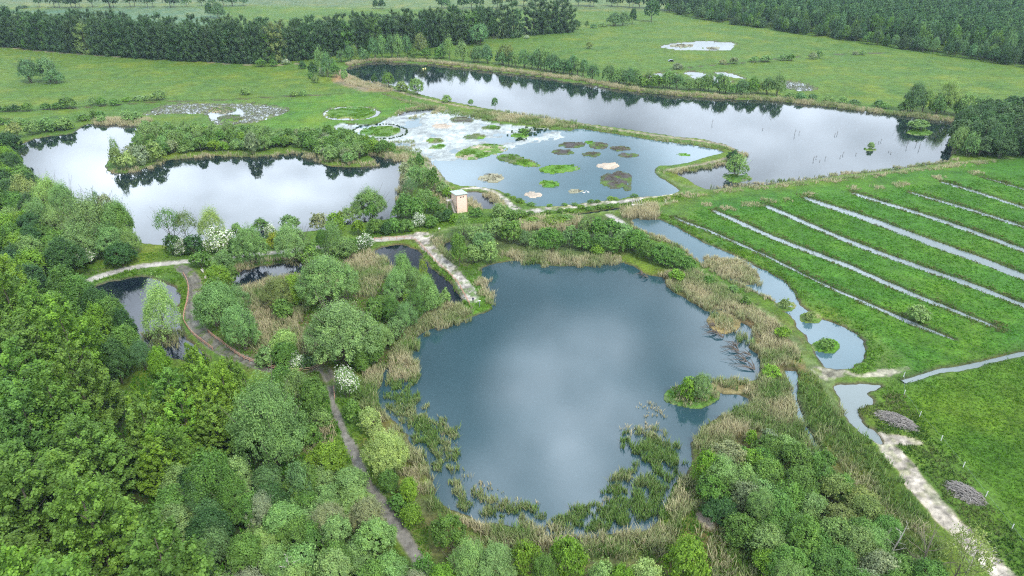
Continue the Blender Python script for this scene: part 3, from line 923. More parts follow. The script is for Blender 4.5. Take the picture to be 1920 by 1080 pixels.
for i, (k, (poly, mt, dep, lab)) in enumerate(PONDS.items()):
    q = outset(poly, 1.4)
    bm = bmesh.new()
    zz = -.03 + .002 * i
    f = bm.faces.new([bm.verts.new((p[0], p[1], zz)) for p in q])
    bmesh.ops.triangulate(bm, faces=[f])
    for f in bm.faces:
        if f.normal.z < 0:
            f.normal_flip()
    me = bpy.data.meshes.new('pond_water')
    bm.to_mesh(me); bm.free()
    me.materials.append(M[mt])
    link('lake_water' if 'lake' in k else 'pond_water', me, kind='structure', label=lab)
for i, (line, half, lab) in enumerate(DITCHES):
    if i >= 11:
        continue        # overgrown drains show no water
    n = len(line)
    tan = np.gradient(line, axis=0)
    tan /= np.hypot(tan[:, 0], tan[:, 1])[:, None]
    nor = np.stack([-tan[:, 1], tan[:, 0]], 1)
    hw = (half + .55)[:, None]
    zz = .05 if i < 9 else -.03 + .0015 * i
    V = np.vstack([np.column_stack([line + nor * hw, np.full(n, zz + .001 * i)]), np.column_stack([line - nor * hw, np.full(n, zz + .001 * i)])])
    a = np.arange(n - 1)
    F = np.stack([a + n, a + n + 1, a + 1, a], 1)
    link('ditch_water', mesh_np('ditch_water', V, F, M['ditch'] if i < 9 else M['shallow' if i == 9 else 'dark']), kind='structure', label=lab)


# ================================================================== TREES AND SHRUBS
def leaf_quads(P, N, size, aspect, rng, jit=.6, droop=0.0):
    """one small folded-looking face per leaf spray, facing roughly along N"""
    n = len(P)
    N = N + rng.normal(0, jit, (n, 3))
    N /= np.linalg.norm(N, axis=1)[:, None] + 1e-9
    R = rng.normal(0, 1, (n, 3))
    R[:, 2] -= droop * 3
    A = R - (R * N).sum(1)[:, None] * N
    A /= np.linalg.norm(A, axis=1)[:, None] + 1e-9
    B = np.cross(N, A)
    s = (size * rng.uniform(.65, 1.35, n))[:, None]
    a, b = A * s * .5, B * s * .5 * aspect
    V = np.stack([P - a, P + b * 1.0 + a * .1, P + a, P - b + a * .1], 1).reshape(-1, 3)
    return V, np.arange(4 * n).reshape(-1, 4)


def sph(rng, n):
    d = rng.normal(0, 1, (n, 3))
    return d / np.linalg.norm(d, axis=1)[:, None]


def crown_lobed(rng, h, r, nl, leaves, size, aspect=.5, base=.08, lob=.45, droop=0.0, clump=.16, jit=.55, shape=1.0, subs=34):
    """rounded crown built from overlapping lobes, each of many leaf sprays"""
    C, R = [], []
    zc0, zc1 = h * base, h
    for i in range(nl):
        d = sph(rng, 1)[0]
        d[2] = abs(d[2]) * 1.15 - .35
        lr = r * lob * rng.uniform(.7, 1.25)
        k = rng.uniform(.82, 1.05)
        cz = zc0 + (zc1 - zc0) * (.42 + .40 * d[2] * k)
        w = 1 - shape * .35 * max(0, (cz / h - .5))
        C.append((d[0] * (r - lr) * k * w * 1.05, d[1] * (r - lr) * k * w * 1.05, cz))
        R.append((lr, lr, lr * h / (2.0 * r) * rng.uniform(.95, 1.25)))
    C.append((0, 0, zc0 + (zc1 - zc0) * .5)); R.append((r * .68, r * .68, (zc1 - zc0) * .46))
    C, R = np.array(C), np.array(R)
    out_p, out_n, out_v = [], [], []
    area = R[:, 0] * R[:, 2]
    for i in range(len(C)):
        n = max(12, int(leaves * area[i] / area.sum()))
        ns = max(6, int(subs * (R[i, 0] / (r * lob)) ** 1.3))
        sd = sph(rng, ns)
        sd[:, 2] = np.where(sd[:, 2] < -.45, -sd[:, 2], sd[:, 2])
        svar = rng.uniform(0, 1, ns)
        srad = rng.uniform(.72, 1.14, ns)
        j = rng.integers(0, ns, n)
        d = sd[j] + rng.normal(0, clump, (n, 3))
        rr = (srad[j] * rng.uniform(.82, 1.06, n))[:, None]
        p = C[i] + d * R[i] * rr
        nn = d / R[i]
        nn /= np.linalg.norm(nn, axis=1)[:, None]
        out_p.append(p); out_n.append(nn + (0, 0, .35))
        out_v.append(np.clip(svar[j] * .6 + rng.uniform(0, .4, n), 0, 1))
    P, N, Vv = np.vstack(out_p), np.vstack(out_n), np.concatenate(out_v)
    keep = P[:, 2] > .05
    for i in range(len(C)):
        q = ((P - C[i]) / (R[i] * .68))
        keep &= (q * q).sum(1) > 1
    return P[keep], N[keep], Vv[keep]


def crown_poplar(rng, h, r, nt, leaves, base=.12, cl=1.0, prof=None):
    """broad tall crown whose limbs end in separate upright tufts of leaves, dark gaps between them"""
    cen = []
    ph = rng.uniform(0, 6.28)
    lob = rng.uniform(.06, .16, 3)
    k = 0
    while len(cen) < nt and k < nt * 30:
        k += 1
        u = rng.uniform(0, 1)
        a = rng.uniform(0, 6.283)
        t = base + (1 - base) * u
        if prof == 'blunt':
            R = r * min(1, u / .12 + .3) ** .5 * (1 - u ** 4) ** .5
        elif prof == 'ovate':
            R = r * min(1, u / .16 + .15) ** .5 * (1 - u) ** .62 * 1.12
        else:
            R = r * math.sin(math.pi * min(1, max(.02, (u * .86 + .14))) ** (prof or 1.15)) ** .8
        R *= 1 + lob[0] * math.sin(3 * a + ph + u * 3) + lob[1] * math.sin(5 * a - ph + 4 * u)
        lay = 1.0 if rng.uniform() < .72 else rng.uniform(.45, .8)
        q = np.array((math.cos(a) * R * lay, math.sin(a) * R * lay, h * t - (1 - lay) * .1 * h))
        s = cl * rng.uniform(.7, 1.25)
        if any((abs(q - c[0]) * (1, 1, .7)).max() < (s + c[1]) * .62 for c in cen):
            continue
        cen.append((q, s))
    n = max(4, leaves // len(cen))
    ps, ns, vs = [], [], []
    for q, s in cen:
        o = q * (1, 1, 0)
        ax = o / (np.linalg.norm(o) + 1e-6) * .45 + (0, 0, .9) + rng.normal(0, .12, 3)
        m = max(4, int(n * (s / cl) ** 2))
        sd = sph(rng, 9)
        sd[:, 2] = sd[:, 2] * .8 + .25
        sr = rng.uniform(.75, 1.3, 9)
        jj = rng.integers(0, 9, m)
        d = sd[jj] + rng.normal(0, .24, (m, 3))
        rad = rng.uniform(.3, 1.0, m)[:, None] ** .6 * sr[jj][:, None]
        al = (d @ ax)[:, None]
        p = q + (d * .72 + ax * al * .5) * rad * s
        ps.append(p)
        ns.append(d * .9 + (0, 0, .5))
        vs.append(np.clip(rng.uniform(0, .5) + rng.uniform(0, .5, m), 0, 1))
    return np.vstack(ps), np.vstack(ns), np.concatenate(vs), cen


def trunk_mesh(name, rng, h, r, limbs=7, stem=.28, lean=.05, start=.22, spread=.55, mat='bark', nseg=5, stems=1):
    mb = MB()
    for s in range(stems):
        a0 = rng.uniform(0, 6.28)
        off = (0.12 * r if stems > 1 else 0)
        top = np.array((math.cos(a0) * (lean + (.3 if stems > 1 else 0)) * r, math.sin(a0) * (lean + (.3 if stems > 1 else 0)) * r, h * .86))
        bot = np.array((math.cos(a0) * off, math.sin(a0) * off, -.3))
        pts = [bot + (top - bot) * t + np.array((math.sin(t * 5 + s) * .12, math.cos(t * 4 + s) * .12, 0)) * stem * 3 for t in np.linspace(0, 1, nseg + 1)]
        k = 1.0 if stems == 1 else .7
        mb.tube(pts, [stem * k * (1 - .85 * t) for t in np.linspace(0, 1, nseg + 1)], 7)
        for i in range(limbs):
            t = start + (.9 - start) * (i + .5) / limbs
            p0 = bot + (top - bot) * t
            a = i * 2.4 + rng.uniform(-.5, .5) + a0
            L = r * spread * (1.2 - .6 * t) * rng.uniform(.8, 1.3)
            p1 = p0 + np.array((math.cos(a) * L * .55, math.sin(a) * L * .55, L * .4))
            p2 = p0 + np.array((math.cos(a) * L, math.sin(a) * L, L * 1.05))
            mb.tube([p0, p1, p2], [stem * k * .45 * (1.1 - t), stem * k * .3 * (1.1 - t), stem * .06], 5)
    return mb.mesh(name, M[mat])


def crown_mesh(name, rng, P, N, v, size, aspect, mat='leaf', jit=.55, droop=0.0, extra=None):
    V, F = leaf_quads(P, N, size, aspect, rng, jit, droop)
    return mesh_np(name, V, F, M[mat], [('var', 'FLOAT', 'FACE', v)])


# species: height, radius of the pattern tree, hi detail variants, low detail variants (crown and trunk in one mesh)
SPEC = {
    'poplar':  dict(h=20, r=6.2), 'greatwillow': dict(h=16, r=8), 'grove': dict(h=13, r=4.2), 'willow': dict(h=9, r=5.5), 'shrub': dict(h=4.2, r=2.8), 'alder': dict(h=11, r=4.4),
    'cone': dict(h=14, r=4.0), 'hawthorn': dict(h=4.6, r=3.0), 'sparse': dict(h=9, r=4.2), 'hedge': dict(h=3.4, r=2.8), 'column': dict(h=24, r=4.8),
}


def make_species(sp, seed, hi):
    rng = np.random.default_rng(seed)
    h, r = SPEC[sp]['h'], SPEC[sp]['r']
    q = 1.0 if hi else .16
    s = 1.0 if hi else 2.1
    if sp == 'poplar':
        P, N, v, tips = crown_poplar(rng, h, r, 250, int(44000 * q), .08, 1.3, 'ovate')
        size, asp, jit, dr = .4 * s, .8, .4, 0
    elif sp == 'grove':
        P, N, v, tips = crown_poplar(rng, h, r, 150, int(20000 * q), .06, 1.05, 'ovate')
        size, asp, jit, dr = .38 * s, .8, .5, 0
    elif sp == 'column':
        P, N, v, tips = crown_poplar(rng, h, r * 1.08, 90, int(24000 * (1 if hi else .35)), .01, 2.2, 'blunt')
        size, asp, jit, dr = .5 if hi else .9, .85, .4, 0
    elif sp == 'greatwillow':
        P, N, v = crown_lobed(rng, h, r, 34, int(70000 * q), .3, .4, .02, .30, clump=.13, subs=34)
        P[:, 2] += rng.normal(0, .25, len(P))
        size, asp, jit, dr = .4 * s, .4, .5, .5
    elif sp == 'willow':
        P, N, v = crown_lobed(rng, h, r, 22, int(42000 * q), .3, .4, .0, .34, clump=.14, subs=26)
        P[:, 2] += rng.normal(0, .15, len(P))
        size, asp, jit, dr = .33 * s, .42, .5, .5
    elif sp == 'shrub':
        P, N, v = crown_lobed(rng, h, r, 13, int(16000 * q), .25, .5, .0, .42, clump=.16, subs=22)
        size, asp, jit, dr = .26 * s, .6, .6, 0
    elif sp == 'hedge':
        P, N, v = crown_lobed(rng, h, r, 8, int(7000 * q), .25, .5, -.1, .5, clump=.22, subs=20)
        size, asp, jit, dr = .32 * s, .7, .7, 0
    elif sp == 'alder':
        P, N, v = crown_lobed(rng, h, r, 22, int(26000 * q), .36, .7, .1, .36, clump=.14, subs=22)
        size, asp, jit, dr = .36 * s, .75, .55, 0
    elif sp == 'cone':
        P, N, v = crown_lobed(rng, h, r, 22, int(18000 * q), .3, .4, .02, .34, clump=.24, shape=2.3, subs=22)
        size, asp, jit, dr = .34 * s, .4, .7, .3
    elif sp == 'hawthorn':
        P, N, v = crown_lobed(rng, h, r, 9, int(9000 * q), .25, .5, .0, .45, clump=.2, subs=26)
        size, asp, jit, dr = .3 * s, .7, .6, 0
    elif sp == 'sparse':
        P, N, v = crown_lobed(rng, h, r, 16, int(4200 * q), .3, .5, .3, .3, clump=.3, subs=10)
        size, asp, jit, dr = .36 * s, .5, .8, 0
    V, F = leaf_quads(P, N, size, asp, rng, jit, dr)
    names = {'column': 'poplar', 'greatwillow': 'willow', 'grove': 'broadleaf_tree', 'poplar': 'poplar', 'willow': 'willow', 'shrub': 'shrub', 'alder': 'alder', 'cone': 'willow', 'hawthorn': 'hawthorn', 'sparse': 'tree', 'hedge': 'hedge'}
    out = {}
    tr = dict(greatwillow=(9, .5, .1, .1, .8, 5, 3), grove=(9, .25, .05, .15, .6, 5, 1), column=(6, .4, .04, .3, .5, 5, 1), poplar=(9, .42, .04, .18, .6, 5, 1), willow=(7, .34, .1, .1, .8, 4, 3), shrub=(5, .1, .1, .1, .8, 4, 3), alder=(9, .22, .05, .2, .6, 5, 1),
              cone=(12, .24, .03, .12, .55, 5, 1), hawthorn=(5, .11, .1, .1, .8, 4, 3), sparse=(12, .2, .1, .15, 1.1, 5, 2), hedge=(4, .08, .1, .1, .8, 4, 3))[sp]
    tm = trunk_mesh('trunk', rng, h, r, tr[0], tr[1], tr[2], tr[3], tr[4], nseg=tr[5], stems=tr[6])
    if hi:
        if sp == 'hawthorn':     # the blossom covers the top and sides in white sprays
            k = rng.uniform(0, 1, len(P)) + .35 * (v - .5) + .2 * (P[:, 2] / h - .5) > .72
            Vb, Fb = leaf_quads(P[k] + N[k] * .08, N[k], .26, .9, rng, .5)
            out['blossom'] = mesh_np('blossom', Vb, Fb, M['blossom'], [('var', 'FLOAT', 'FACE', v[k])])
            V, F = leaf_quads(P[~k], N[~k], size, asp, rng, jit, dr)
            v = v[~k]
        out['crown'] = mesh_np('crown', V, F, M['leaf'], [('var', 'FLOAT', 'FACE', v)])
        out['trunk'] = tm
    else:
        # crown and trunk in one small mesh
        nv = len(tm.vertices)
        tv = np.empty(nv * 3, np.float32); tm.vertices.foreach_get('co', tv); tv = tv.reshape(-1, 3)
        tf = [list(p.vertices) for p in tm.polygons if len(p.vertices) == 4]
        tf = np.array(tf, int)
        VV = np.vstack([V, tv]); FF = np.vstack([F, tf + len(V)])
        out['whole'] = mesh_np(names[sp], VV, FF, [M['leaf'], M['bark']], [('var', 'FLOAT', 'FACE', np.concatenate([v, np.zeros(len(tf))]))],
                               fmat=np.concatenate([np.zeros(len(F)), np.ones(len(tf))]))
        bpy.data.meshes.remove(tm)
    return out


NV = {'greatwillow': 2, 'grove': 4, 'column': 5, 'poplar': 4, 'willow': 4, 'shrub': 4, 'alder': 4, 'cone': 2, 'hawthorn': 2, 'sparse': 2, 'hedge': 2}
LIB = {}


def lib(sp, hi, k):
    k %= NV[sp]
    key = (sp, hi, k)
    if key not in LIB:
        LIB[key] = make_species(sp, 1000 + hash_i(sp) + 31 * k, hi)
    return LIB[key]


def hash_i(s):
    return sum((i + 1) * ord(c) for i, c in enumerate(s)) % 997


TINTS = {   # leaf colour and the word for it
    'sage': ((.205, .345, .11), 'silvery green'), 'pale': ((.31, .45, .15), 'pale green'), 'green': ((.125, .25, .05), 'mid green'),
    'bright': ((.175, .32, .035), 'bright green'), 'dark': ((.06, .14, .04), 'dark green'), 'olive': ((.21, .29, .09), 'olive green'),
    'blue': ((.135, .26, .1), 'bluish green'), 'grey': ((.25, .31, .17), 'greyish'), 'yellow': ((.24, .31, .035), 'yellow green'),
    'belt': ((.085, .165, .06), 'deep green'), 'pop': ((.14, .265, .042), 'fresh green'),
}
KINDW = {'greatwillow': ('willow', 'huge willow', 'willow'), 'grove': ('broadleaf_tree', 'leafy tree', 'tree'), 'column': ('poplar', 'tall poplar', 'tree'), 'poplar': ('poplar', 'tall poplar', 'tree'), 'willow': ('willow', 'rounded willow', 'willow'), 'shrub': ('shrub', 'rounded shrub', 'shrub'),
         'alder': ('broadleaf_tree', 'leafy tree', 'tree'), 'cone': ('willow', 'tall feathery willow', 'willow'), 'hawthorn': ('hawthorn', 'white flowering hawthorn', 'hawthorn'),
         'sparse': ('tree', 'thin crowned tree', 'tree'), 'hedge': ('bush', 'low dense bush', 'bush')}
ORD1 = ['', 'first', 'second', 'third', 'fourth', 'fifth', 'sixth', 'seventh', 'eighth', 'ninth', 'tenth', 'eleventh', 'twelfth', 'thirteenth', 'fourteenth',
        'fifteenth', 'sixteenth', 'seventeenth', 'eighteenth', 'nineteenth']
TENS = ['', '', 'twent', 'thirt', 'fort', 'fift', 'sixt', 'sevent', 'eight', 'ninet']


def ordinal(n):
    if n < 20:
        return ORD1[n]
    if n < 100:
        return TENS[n // 10] + ('ieth' if n % 10 == 0 else 'y-' + ORD1[n % 10])
    return ('hundredth' if n == 100 else 'hundred-' + ordinal(n - 100)) if n < 200 else 'two-hundred-' + ordinal(n - 200)


GROUPS = []      # (where, group phrase, list of trees)
RNG = np.random.default_rng(7)


def plant(t):
    sp, X, Y, h, r, tint, label, group, big = t
    px = proj(X, Y, h * .5)
    dep = Y * CT + HC * ST
    pxh = FPX * max(h, 2 * r) / dep
    hi = pxh > 48 or big or sp == 'hawthorn'
    vi = int(RNG.integers(0, 99))
    L = lib(sp, hi, vi)
    nm, _, cat = KINDW[sp]
    c = np.array(TINTS[tint][0]) * RNG.uniform(.88, 1.12) * np.array((RNG.uniform(.9, 1.1), 1, RNG.uniform(.9, 1.1)))
    c4 = (c[0], c[1], c[2], 1)
    P = np.array([[X, Y]])
    zb = float(land(P)[0][0]) if abs(X) < 1e4 else .5
    zb = max(zb, -.15) - .05
    s = (r / SPEC[sp]['r'], r / SPEC[sp]['r'] * RNG.uniform(.92, 1.08), h / SPEC[sp]['h'])
    rz = RNG.uniform(0, 6.28)
    if hi:
        e = link(nm if 'great forest' not in group else 'forest_tree', None)
        for k, me in L.items():
            o = link(k, me, e)
            o.color = c4
    else:
        e = link(nm if 'great forest' not in group else 'forest_tree', L['whole'])
        e.color = c4
    e.location = (X, Y, zb)
    e.rotation_euler = (0, 0, rz)
    e.scale = s
    e['label'] = label
    e['category'] = cat
    e['group'] = group


_zcache = {}


def plant_group(where, group, trees, shared=None):
    """trees: [sp, X, Y, h, r, tint, label or None, big]; the unlabelled ones are told apart by their place in the row"""
    xs = [proj(t[1], t[2], t[3] * .6)[0] for t in trees]
    order = np.argsort(xs)
    rank = {int(j): i + 1 for i, j in enumerate(order)}
    n = len(trees)
    for j, t in enumerate(trees):
        sp, X, Y, h, r, tint, lab, big = t
        if lab is None:
            if shared:
                lab = shared
            else:
                lab = f"{TINTS[tint][1]} {KINDW[sp][1]}, {ordinal(rank[j])} from left {where}"
                if sp == 'hawthorn':
                    lab = f"white flowering hawthorn, {ordinal(rank[j])} plant from left {where}"
        plant((sp, X, Y, h, r, tint, lab, group, big))


def hand(where, group, rows):
    """rows: (x, top row, bottom row, width, species, tint[, label]) in photo pixels"""
    out = []
    for q in rows:
        x, yt, yb, w, sp, tint = q[:6]
        X, Y, h, r = sizes(x, yt, yb, w, sp in ('poplar', 'alder', 'sparse', 'cone', 'column'))
        out.append([sp, X, Y, h, r, tint, q[6] if len(q) > 6 else None, False])
    plant_group(where, group, out)


def strew(where, group, poly, spacing, hr, mix, seed, rad=None, shared=None, asp=None, jitter=.9, cap=None, line=None, big=False, keepout=True):
    """fills an outline (photo pixels) or a line with individual plants; hr height range, mix [(species, tint, weight)]"""
    rng = np.random.default_rng(seed)
    pts = []
    if line is not None:
        L = GP(line)
        for i in range(len(L) - 1):
            d = L[i + 1] - L[i]
            n = max(1, int(np.hypot(*d) / spacing))
            for k in range(n):
                pts.append(L[i] + d * (k + rng.uniform(.1, .9)) / n + rng.normal(0, jitter, 2))
        pts = np.array(pts)
    else:
        Q = smooth(GP(poly), 3)
        lo, hi = Q.min(0), Q.max(0)
        gx = np.arange(lo[0], hi[0], spacing)
        gy = np.arange(lo[1], hi[1], spacing * .87)
        A = np.array([(a + (spacing / 2 if j % 2 else 0), b) for j, b in enumerate(gy) for a in gx])
        A = A + rng.uniform(-.33, .33, A.shape) * spacing
        pts = A[inside(A, Q)]
    if not len(pts):
        return []
    z = land(pts)[0]
    if keepout:
        pts = pts[z > .08]
    hm_ = hr[1]
    q = np.array([[*proj(a, b, 0), *proj(a, b, hm_)] for a, b in pts]).reshape(-1, 4)
    if len(q):
        pts = pts[(np.minimum(q[:, 0], q[:, 2]) < 2010) & (np.maximum(q[:, 0], q[:, 2]) > -90) & (q[:, 3] < 1100)]
    if not len(pts):
        return []
    if cap and len(pts) > cap:
        pts = pts[rng.permutation(len(pts))[:cap]]
    wts = np.array([m[2] for m in mix], float); wts /= wts.sum()
    out = []
    for p in pts:
        sp, tint, _ = mix[rng.choice(len(mix), p=wts)]
        h = rng.uniform(*hr)
        if sp in ('shrub', 'hedge', 'hawthorn') and hr[1] > 7:
            h *= .75
        r0 = SPEC[sp]['r'] / SPEC[sp]['h'] * h
        r = (rad if rad else r0) * rng.uniform(.85, 1.15)
        out.append([sp, p[0], p[1], h, r, tint, None, big])
    plant_group(where, group, out, shared)
    return out


# ---- the tall belt of poplars behind the left meadow, front and back row
belt_f = [(-120,80),(0,86),(100,95),(233,106),(400,116),(480,119),(567,112),(640,103),(700,95),(780,92),(853,83),(905,78)]
belt_b = [(-120,66),(0,72),(100,81),(233,92),(400,101),(480,104),(567,98),(640,92),(700,84),(780,80),(853,72),(925,66)]
strew('in the front row of the tall belt', 'poplars in the belt behind the left meadow', None, 5.2, (20, 27), [('column', 'belt', 6), ('column', 'dark', 2), ('column', 'green', .6), ('column', 'olive', .25)], 11, rad=4.8, line=belt_f, jitter=1.3)
strew('in the back row of the tall belt', 'poplars in the belt behind the left meadow', None, 7.5, (21, 27), [('column', 'belt', 6), ('column', 'dark', 2)], 12, rad=5.2, line=belt_b, jitter=1.8)
strew('in the distant belt along the top', 'trees of the distant belt', None, 9, (17, 23), [('alder', 'belt', 5), ('alder', 'dark', 2)], 13, rad=7, line=[(75,15),(150,15),(250,14),(335,14)], jitter=3)
strew('in the lower right half of the distant belt', 'trees of the distant belt', None, 9, (13, 17), [('alder', 'belt', 5), ('alder', 'blue', 2)], 14, rad=6, line=[(345,13),(400,12),(460,12)], jitter=3)
hand('in the top left field', 'lone bushes and trees of the far fields', [(8,12,17,16,'shrub','belt','small dark bush at the left edge of the far fields'), (43,11,16,26,'hedge','belt','low dark hedge bush in the far field'),
     (392,7,33,20,'alder','dark','dark left half of the tree pair in the far field'), (408,4,36,26,'willow','blue','grey green right half of the tree pair in the far field'),
     (484,32,40,12,'shrub','blue','bluish bush showing above the poplar belt'), (563,36,40,12,'hedge','dark','small flat bush in the field above the belt'),
     (704,0,17,12,'alder','dark','left of the two close dark trees in the top meadow'), (716,0,17,14,'alder','dark','right of the two close dark trees in the top meadow')])
strew('in the dark clump at top centre', 'trees of the clump at top centre', None, 10, (14, 20), [('alder', 'belt', 4), ('alder', 'dark', 2), ('shrub', 'blue', 1)], 15, rad=7, line=[(812,14),(850,17),(890,17),(935,16)], jitter=4)
strew('in the dark line beyond the far meadow', 'trees of the line beyond the far meadow', None, 9, (14, 20), [('alder', 'belt', 4), ('alder', 'dark', 2)], 16, rad=7, line=[(945,12),(1000,11),(1080,12),(1150,13),(1233,18),(1290,24)], jitter=4)
hand('by the far meadow', 'trees standing between the far meadows', [
     (943,10,72,22,'column','belt','left half of the tall poplar pair beyond the belt end'), (963,7,70,28,'column','belt','right half of the tall poplar pair beyond the belt end'),
     (925,33,74,20,'alder','dark','dark tree at the end of the poplar belt'), (898,44,87,44,'willow','blue','big rounded bluish willow in front of the belt end'),
     (1000,6,64,32,'column','belt'), (1018,5,63,26,'column','belt'), (1036,4,62,26,'column','belt'), (1050,5,61,26,'column','belt'), (1064,8,60,26,'column','belt'),
     (1082,40,56,20,'shrub','dark'), (1100,39,53,9,'cone','dark'), (1114,46,53,16,'hedge','blue'), (1130,44,51,18,'hedge','sage'), (1152,23,50,30,'willow','blue'), (1170,22,49,24,'willow','blue'), (1187,17,46,15,'alder','dark'),
     (1223,0,41,32,'alder','dark','dark lone tree at the corner of the great forest'), (987,67,73,10,'hawthorn','sage','tiny white flowering bush in the far meadow'), (1104,80,92,15,'shrub','olive','faint round bush alone in the far meadow')])
# ---- willows along the far shore of the long lake
hand('in the grove at the lake head', 'trees at the head of the long lake', [
     (585,118,143,20,'shrub','dark'), (598,90,140,22,'willow','sage'), (612,98,146,22,'willow','blue'), (628,118,148,18,'shrub','green'), (645,128,150,14,'shrub','sage'), (655,86,118,20,'willow','blue'), (663,84,116,20,'willow','sage'),
     (680,92,116,24,'shrub','blue'), (700,70,113,24,'willow','blue'), (716,66,112,22,'willow','sage'), (732,65,112,24,'willow','blue'), (746,66,112,24,'willow','sage'), (762,67,110,24,'willow','blue'),
     (788,63,106,28,'willow','olive'), (775,92,112,22,'shrub','green'), (800,92,112,26,'shrub','green'), (822,90,112,20,'shrub','green'), (842,70,112,22,'cone','sage'), (866,78,118,28,'willow','sage'), (830,85,110,20,'shrub','blue'),
     (604,129,144,12,'hawthorn','sage'), (640,95,118,22,'willow','blue'), (622,110,140,18,'willow','blue')])
strew('in the willow row across the lake', 'willows on the far shore of the long lake', None, 3.7, (10, 15), [('willow', 'sage', 4), ('willow', 'blue', 3), ('willow', 'olive', 1), ('shrub', 'blue', 1)], 21, rad=4.2, line=[(880,116),(940,123),(1010,131),(1060,139),(1100,146)], jitter=1.6)
strew('in the shore thicket before the scrapes', 'willows on the far shore of the long lake', None, 3.8, (7, 12.5), [('willow', 'blue', 4), ('willow', 'sage', 3), ('shrub', 'green', 2)], 22, rad=4.6, line=[(1112,151),(1150,157),(1200,163),(1270,168),(1320,172),(1360,177),(1430,178),(1460,180)], jitter=1.6)
strew('among the low shore bushes before the meadow', 'low bushes on the far shore of the long lake', None, 6, (2, 4), [('shrub', 'sage', 3), ('hedge', 'blue', 2)], 23, rad=3.2, line=[(1465,183),(1540,190),(1620,199),(1690,207)], jitter=1.4)
hand('in the willow group at the far right shore', 'willows at the right end of the far shore', [
     (1706,178,212,22,'shrub','sage'), (1718,156,213,40,'willow','blue'), (1738,168,214,30,'willow','sage'), (1756,192,216,26,'shrub','green'), (1777,153,215,46,'willow','pale','palest round willow on the far shore'), (1762,178,217,26,'willow','sage'),
     (1800,190,219,30,'shrub','green'), (1815,174,222,40,'willow','sage'), (1836,182,224,30,'willow','sage'), (1850,200,225,24,'shrub','sage'), (1869,187,212,20,'alder','dark'), (1695,192,210,16,'shrub','green')])
strew('in the dark wood at the right shore', 'trees of the small dark wood at the right', [(1800,292),(1790,262),(1810,238),(1860,228),(1960,215),(2080,230),(2080,300),(1900,298)], 6.5, (8, 13), [('alder', 'belt', 4), ('alder', 'dark', 3), ('shrub', 'dark', 1)], 24, rad=5)
hand('at the edge of the dark wood', 'willows at the edge of the small dark wood', [(1800,240,292,36,'willow','sage'), (1822,250,297,36,'willow','sage'), (1812,228,270,36,'willow','blue'), (1845,222,262,40,'willow','sage'), (1880,218,250,40,'willow','sage'), (1865,240,292,34,'willow','blue')])
# ---- scattered bushes of the far meadow and single plants
hand('on the meadow drain', 'round bushes along the drain of the far meadow', [
     (1270,118,131,22,'shrub','grey','round grey bush beside the small white scrapes'), (1356,113,122,16,'shrub','grey'), (1377,109,121,20,'shrub','grey'), (1416,107,118,20,'shrub','sage'), (1438,106,118,28,'shrub','sage'),
     (1470,103,115,20,'shrub','sage'), (1484,103,115,18,'shrub','green'), (1524,100,112,18,'shrub','grey'), (1537,96,110,15,'shrub','sage'), (1603,98,104,15,'shrub','grey'), (1618,96,104,14,'shrub','sage')])
hand('on the long dyke', 'bushes on the dyke of the long lake', [
     (702,140,159,12,'shrub','dark'), (728,136,166,24,'willow','green'), (752,155,173,26,'shrub','olive'), (780,147,180,34,'willow','sage'), (838,180,193,20,'shrub','sage'), (883,188,199,13,'shrub','sage'),
     (928,184,206,14,'alder','blue','small upright tree alone on the long dyke'), (1377,281,303,26,'shrub','dark','dark round bush at the bend of the dyke'), (1384,291,334,44,'willow','sage','silvery willow rising from the water at the dyke bend'),
     (1725,226,247,44,'shrub','sage','flooded bush standing in the long lake'), (1633,268,279,14,'shrub','sage','tiny tussock bush in the open long lake')])
hand('in the left meadow', 'bushes of the left meadow', [
     (52,109,158,46,'willow','blue','left lobe of the big bluish willow clump in the meadow'), (84,106,157,46,'willow','blue','middle of the big bluish willow clump in the meadow'), (100,132,159,34,'willow','blue','right low lobe of the big bluish willow clump'),
     (299,172,190,30,'shrub','sage','round bush at the start of the spiral pool'), (459,166,179,24,'shrub','sage','small round bush on the drain above the pool'), (552,170,181,18,'hedge','sage'), (568,169,181,18,'hedge','sage'),
     (489,112,127,22,'shrub','green'), (511,113,126,18,'shrub','green'), (536,112,122,16,'hawthorn','sage'), (566,116,130,15,'shrub','dark'), (582,138,149,12,'shrub','green'), (591,142,157,14,'shrub','olive'),
     (237,184,192,20,'hedge','bright'), (258,182,191,24,'hedge','sage'), (275,181,190,18,'hedge','sage')])
strew('in the hedge left of the meadow drain', 'bushes of the hedge on the left meadow', None, 3.4, (2.2, 4.2), [('hedge', 'dark', 3), ('hedge', 'green', 2), ('shrub', 'blue', 1)], 31, rad=2.8, line=[(-60,212),(30,209),(80,206),(115,203),(150,203)], jitter=.7)
hand('in the taller hedge part', 'bushes of the hedge on the left meadow', [(125,184,205,30,'shrub','green'), (172,184,199,18,'shrub','sage'), (190,184,199,20,'shrub','green'), (214,188,199,24,'hedge','green')])
strew('in the bush belt above the left lake', 'bushes above the left lake', None, 3.6, (2, 4), [('hedge', 'sage', 3), ('hedge', 'green', 2), ('shrub', 'olive', 1)], 32, rad=2.8, line=[(-40,236),(10,232),(60,240),(100,246),(138,240)], jitter=1.6)
hand('on the north bank of the left lake', 'bushes above the left lake', [(175,209,224,18,'hedge','green'), (188,210,224,18,'hedge','green'), (155,216,229,26,'hedge','green'), (236,210,230,26,'shrub','sage'), (190,218,231,20,'shrub','sage'), (255,212,228,24,'hedge','sage'),
     (120,222,247,30,'shrub','sage'), (85,224,250,34,'shrub','sage'), (60,228,255,30,'shrub','sage'), (28,232,262,34,'shrub','olive')])
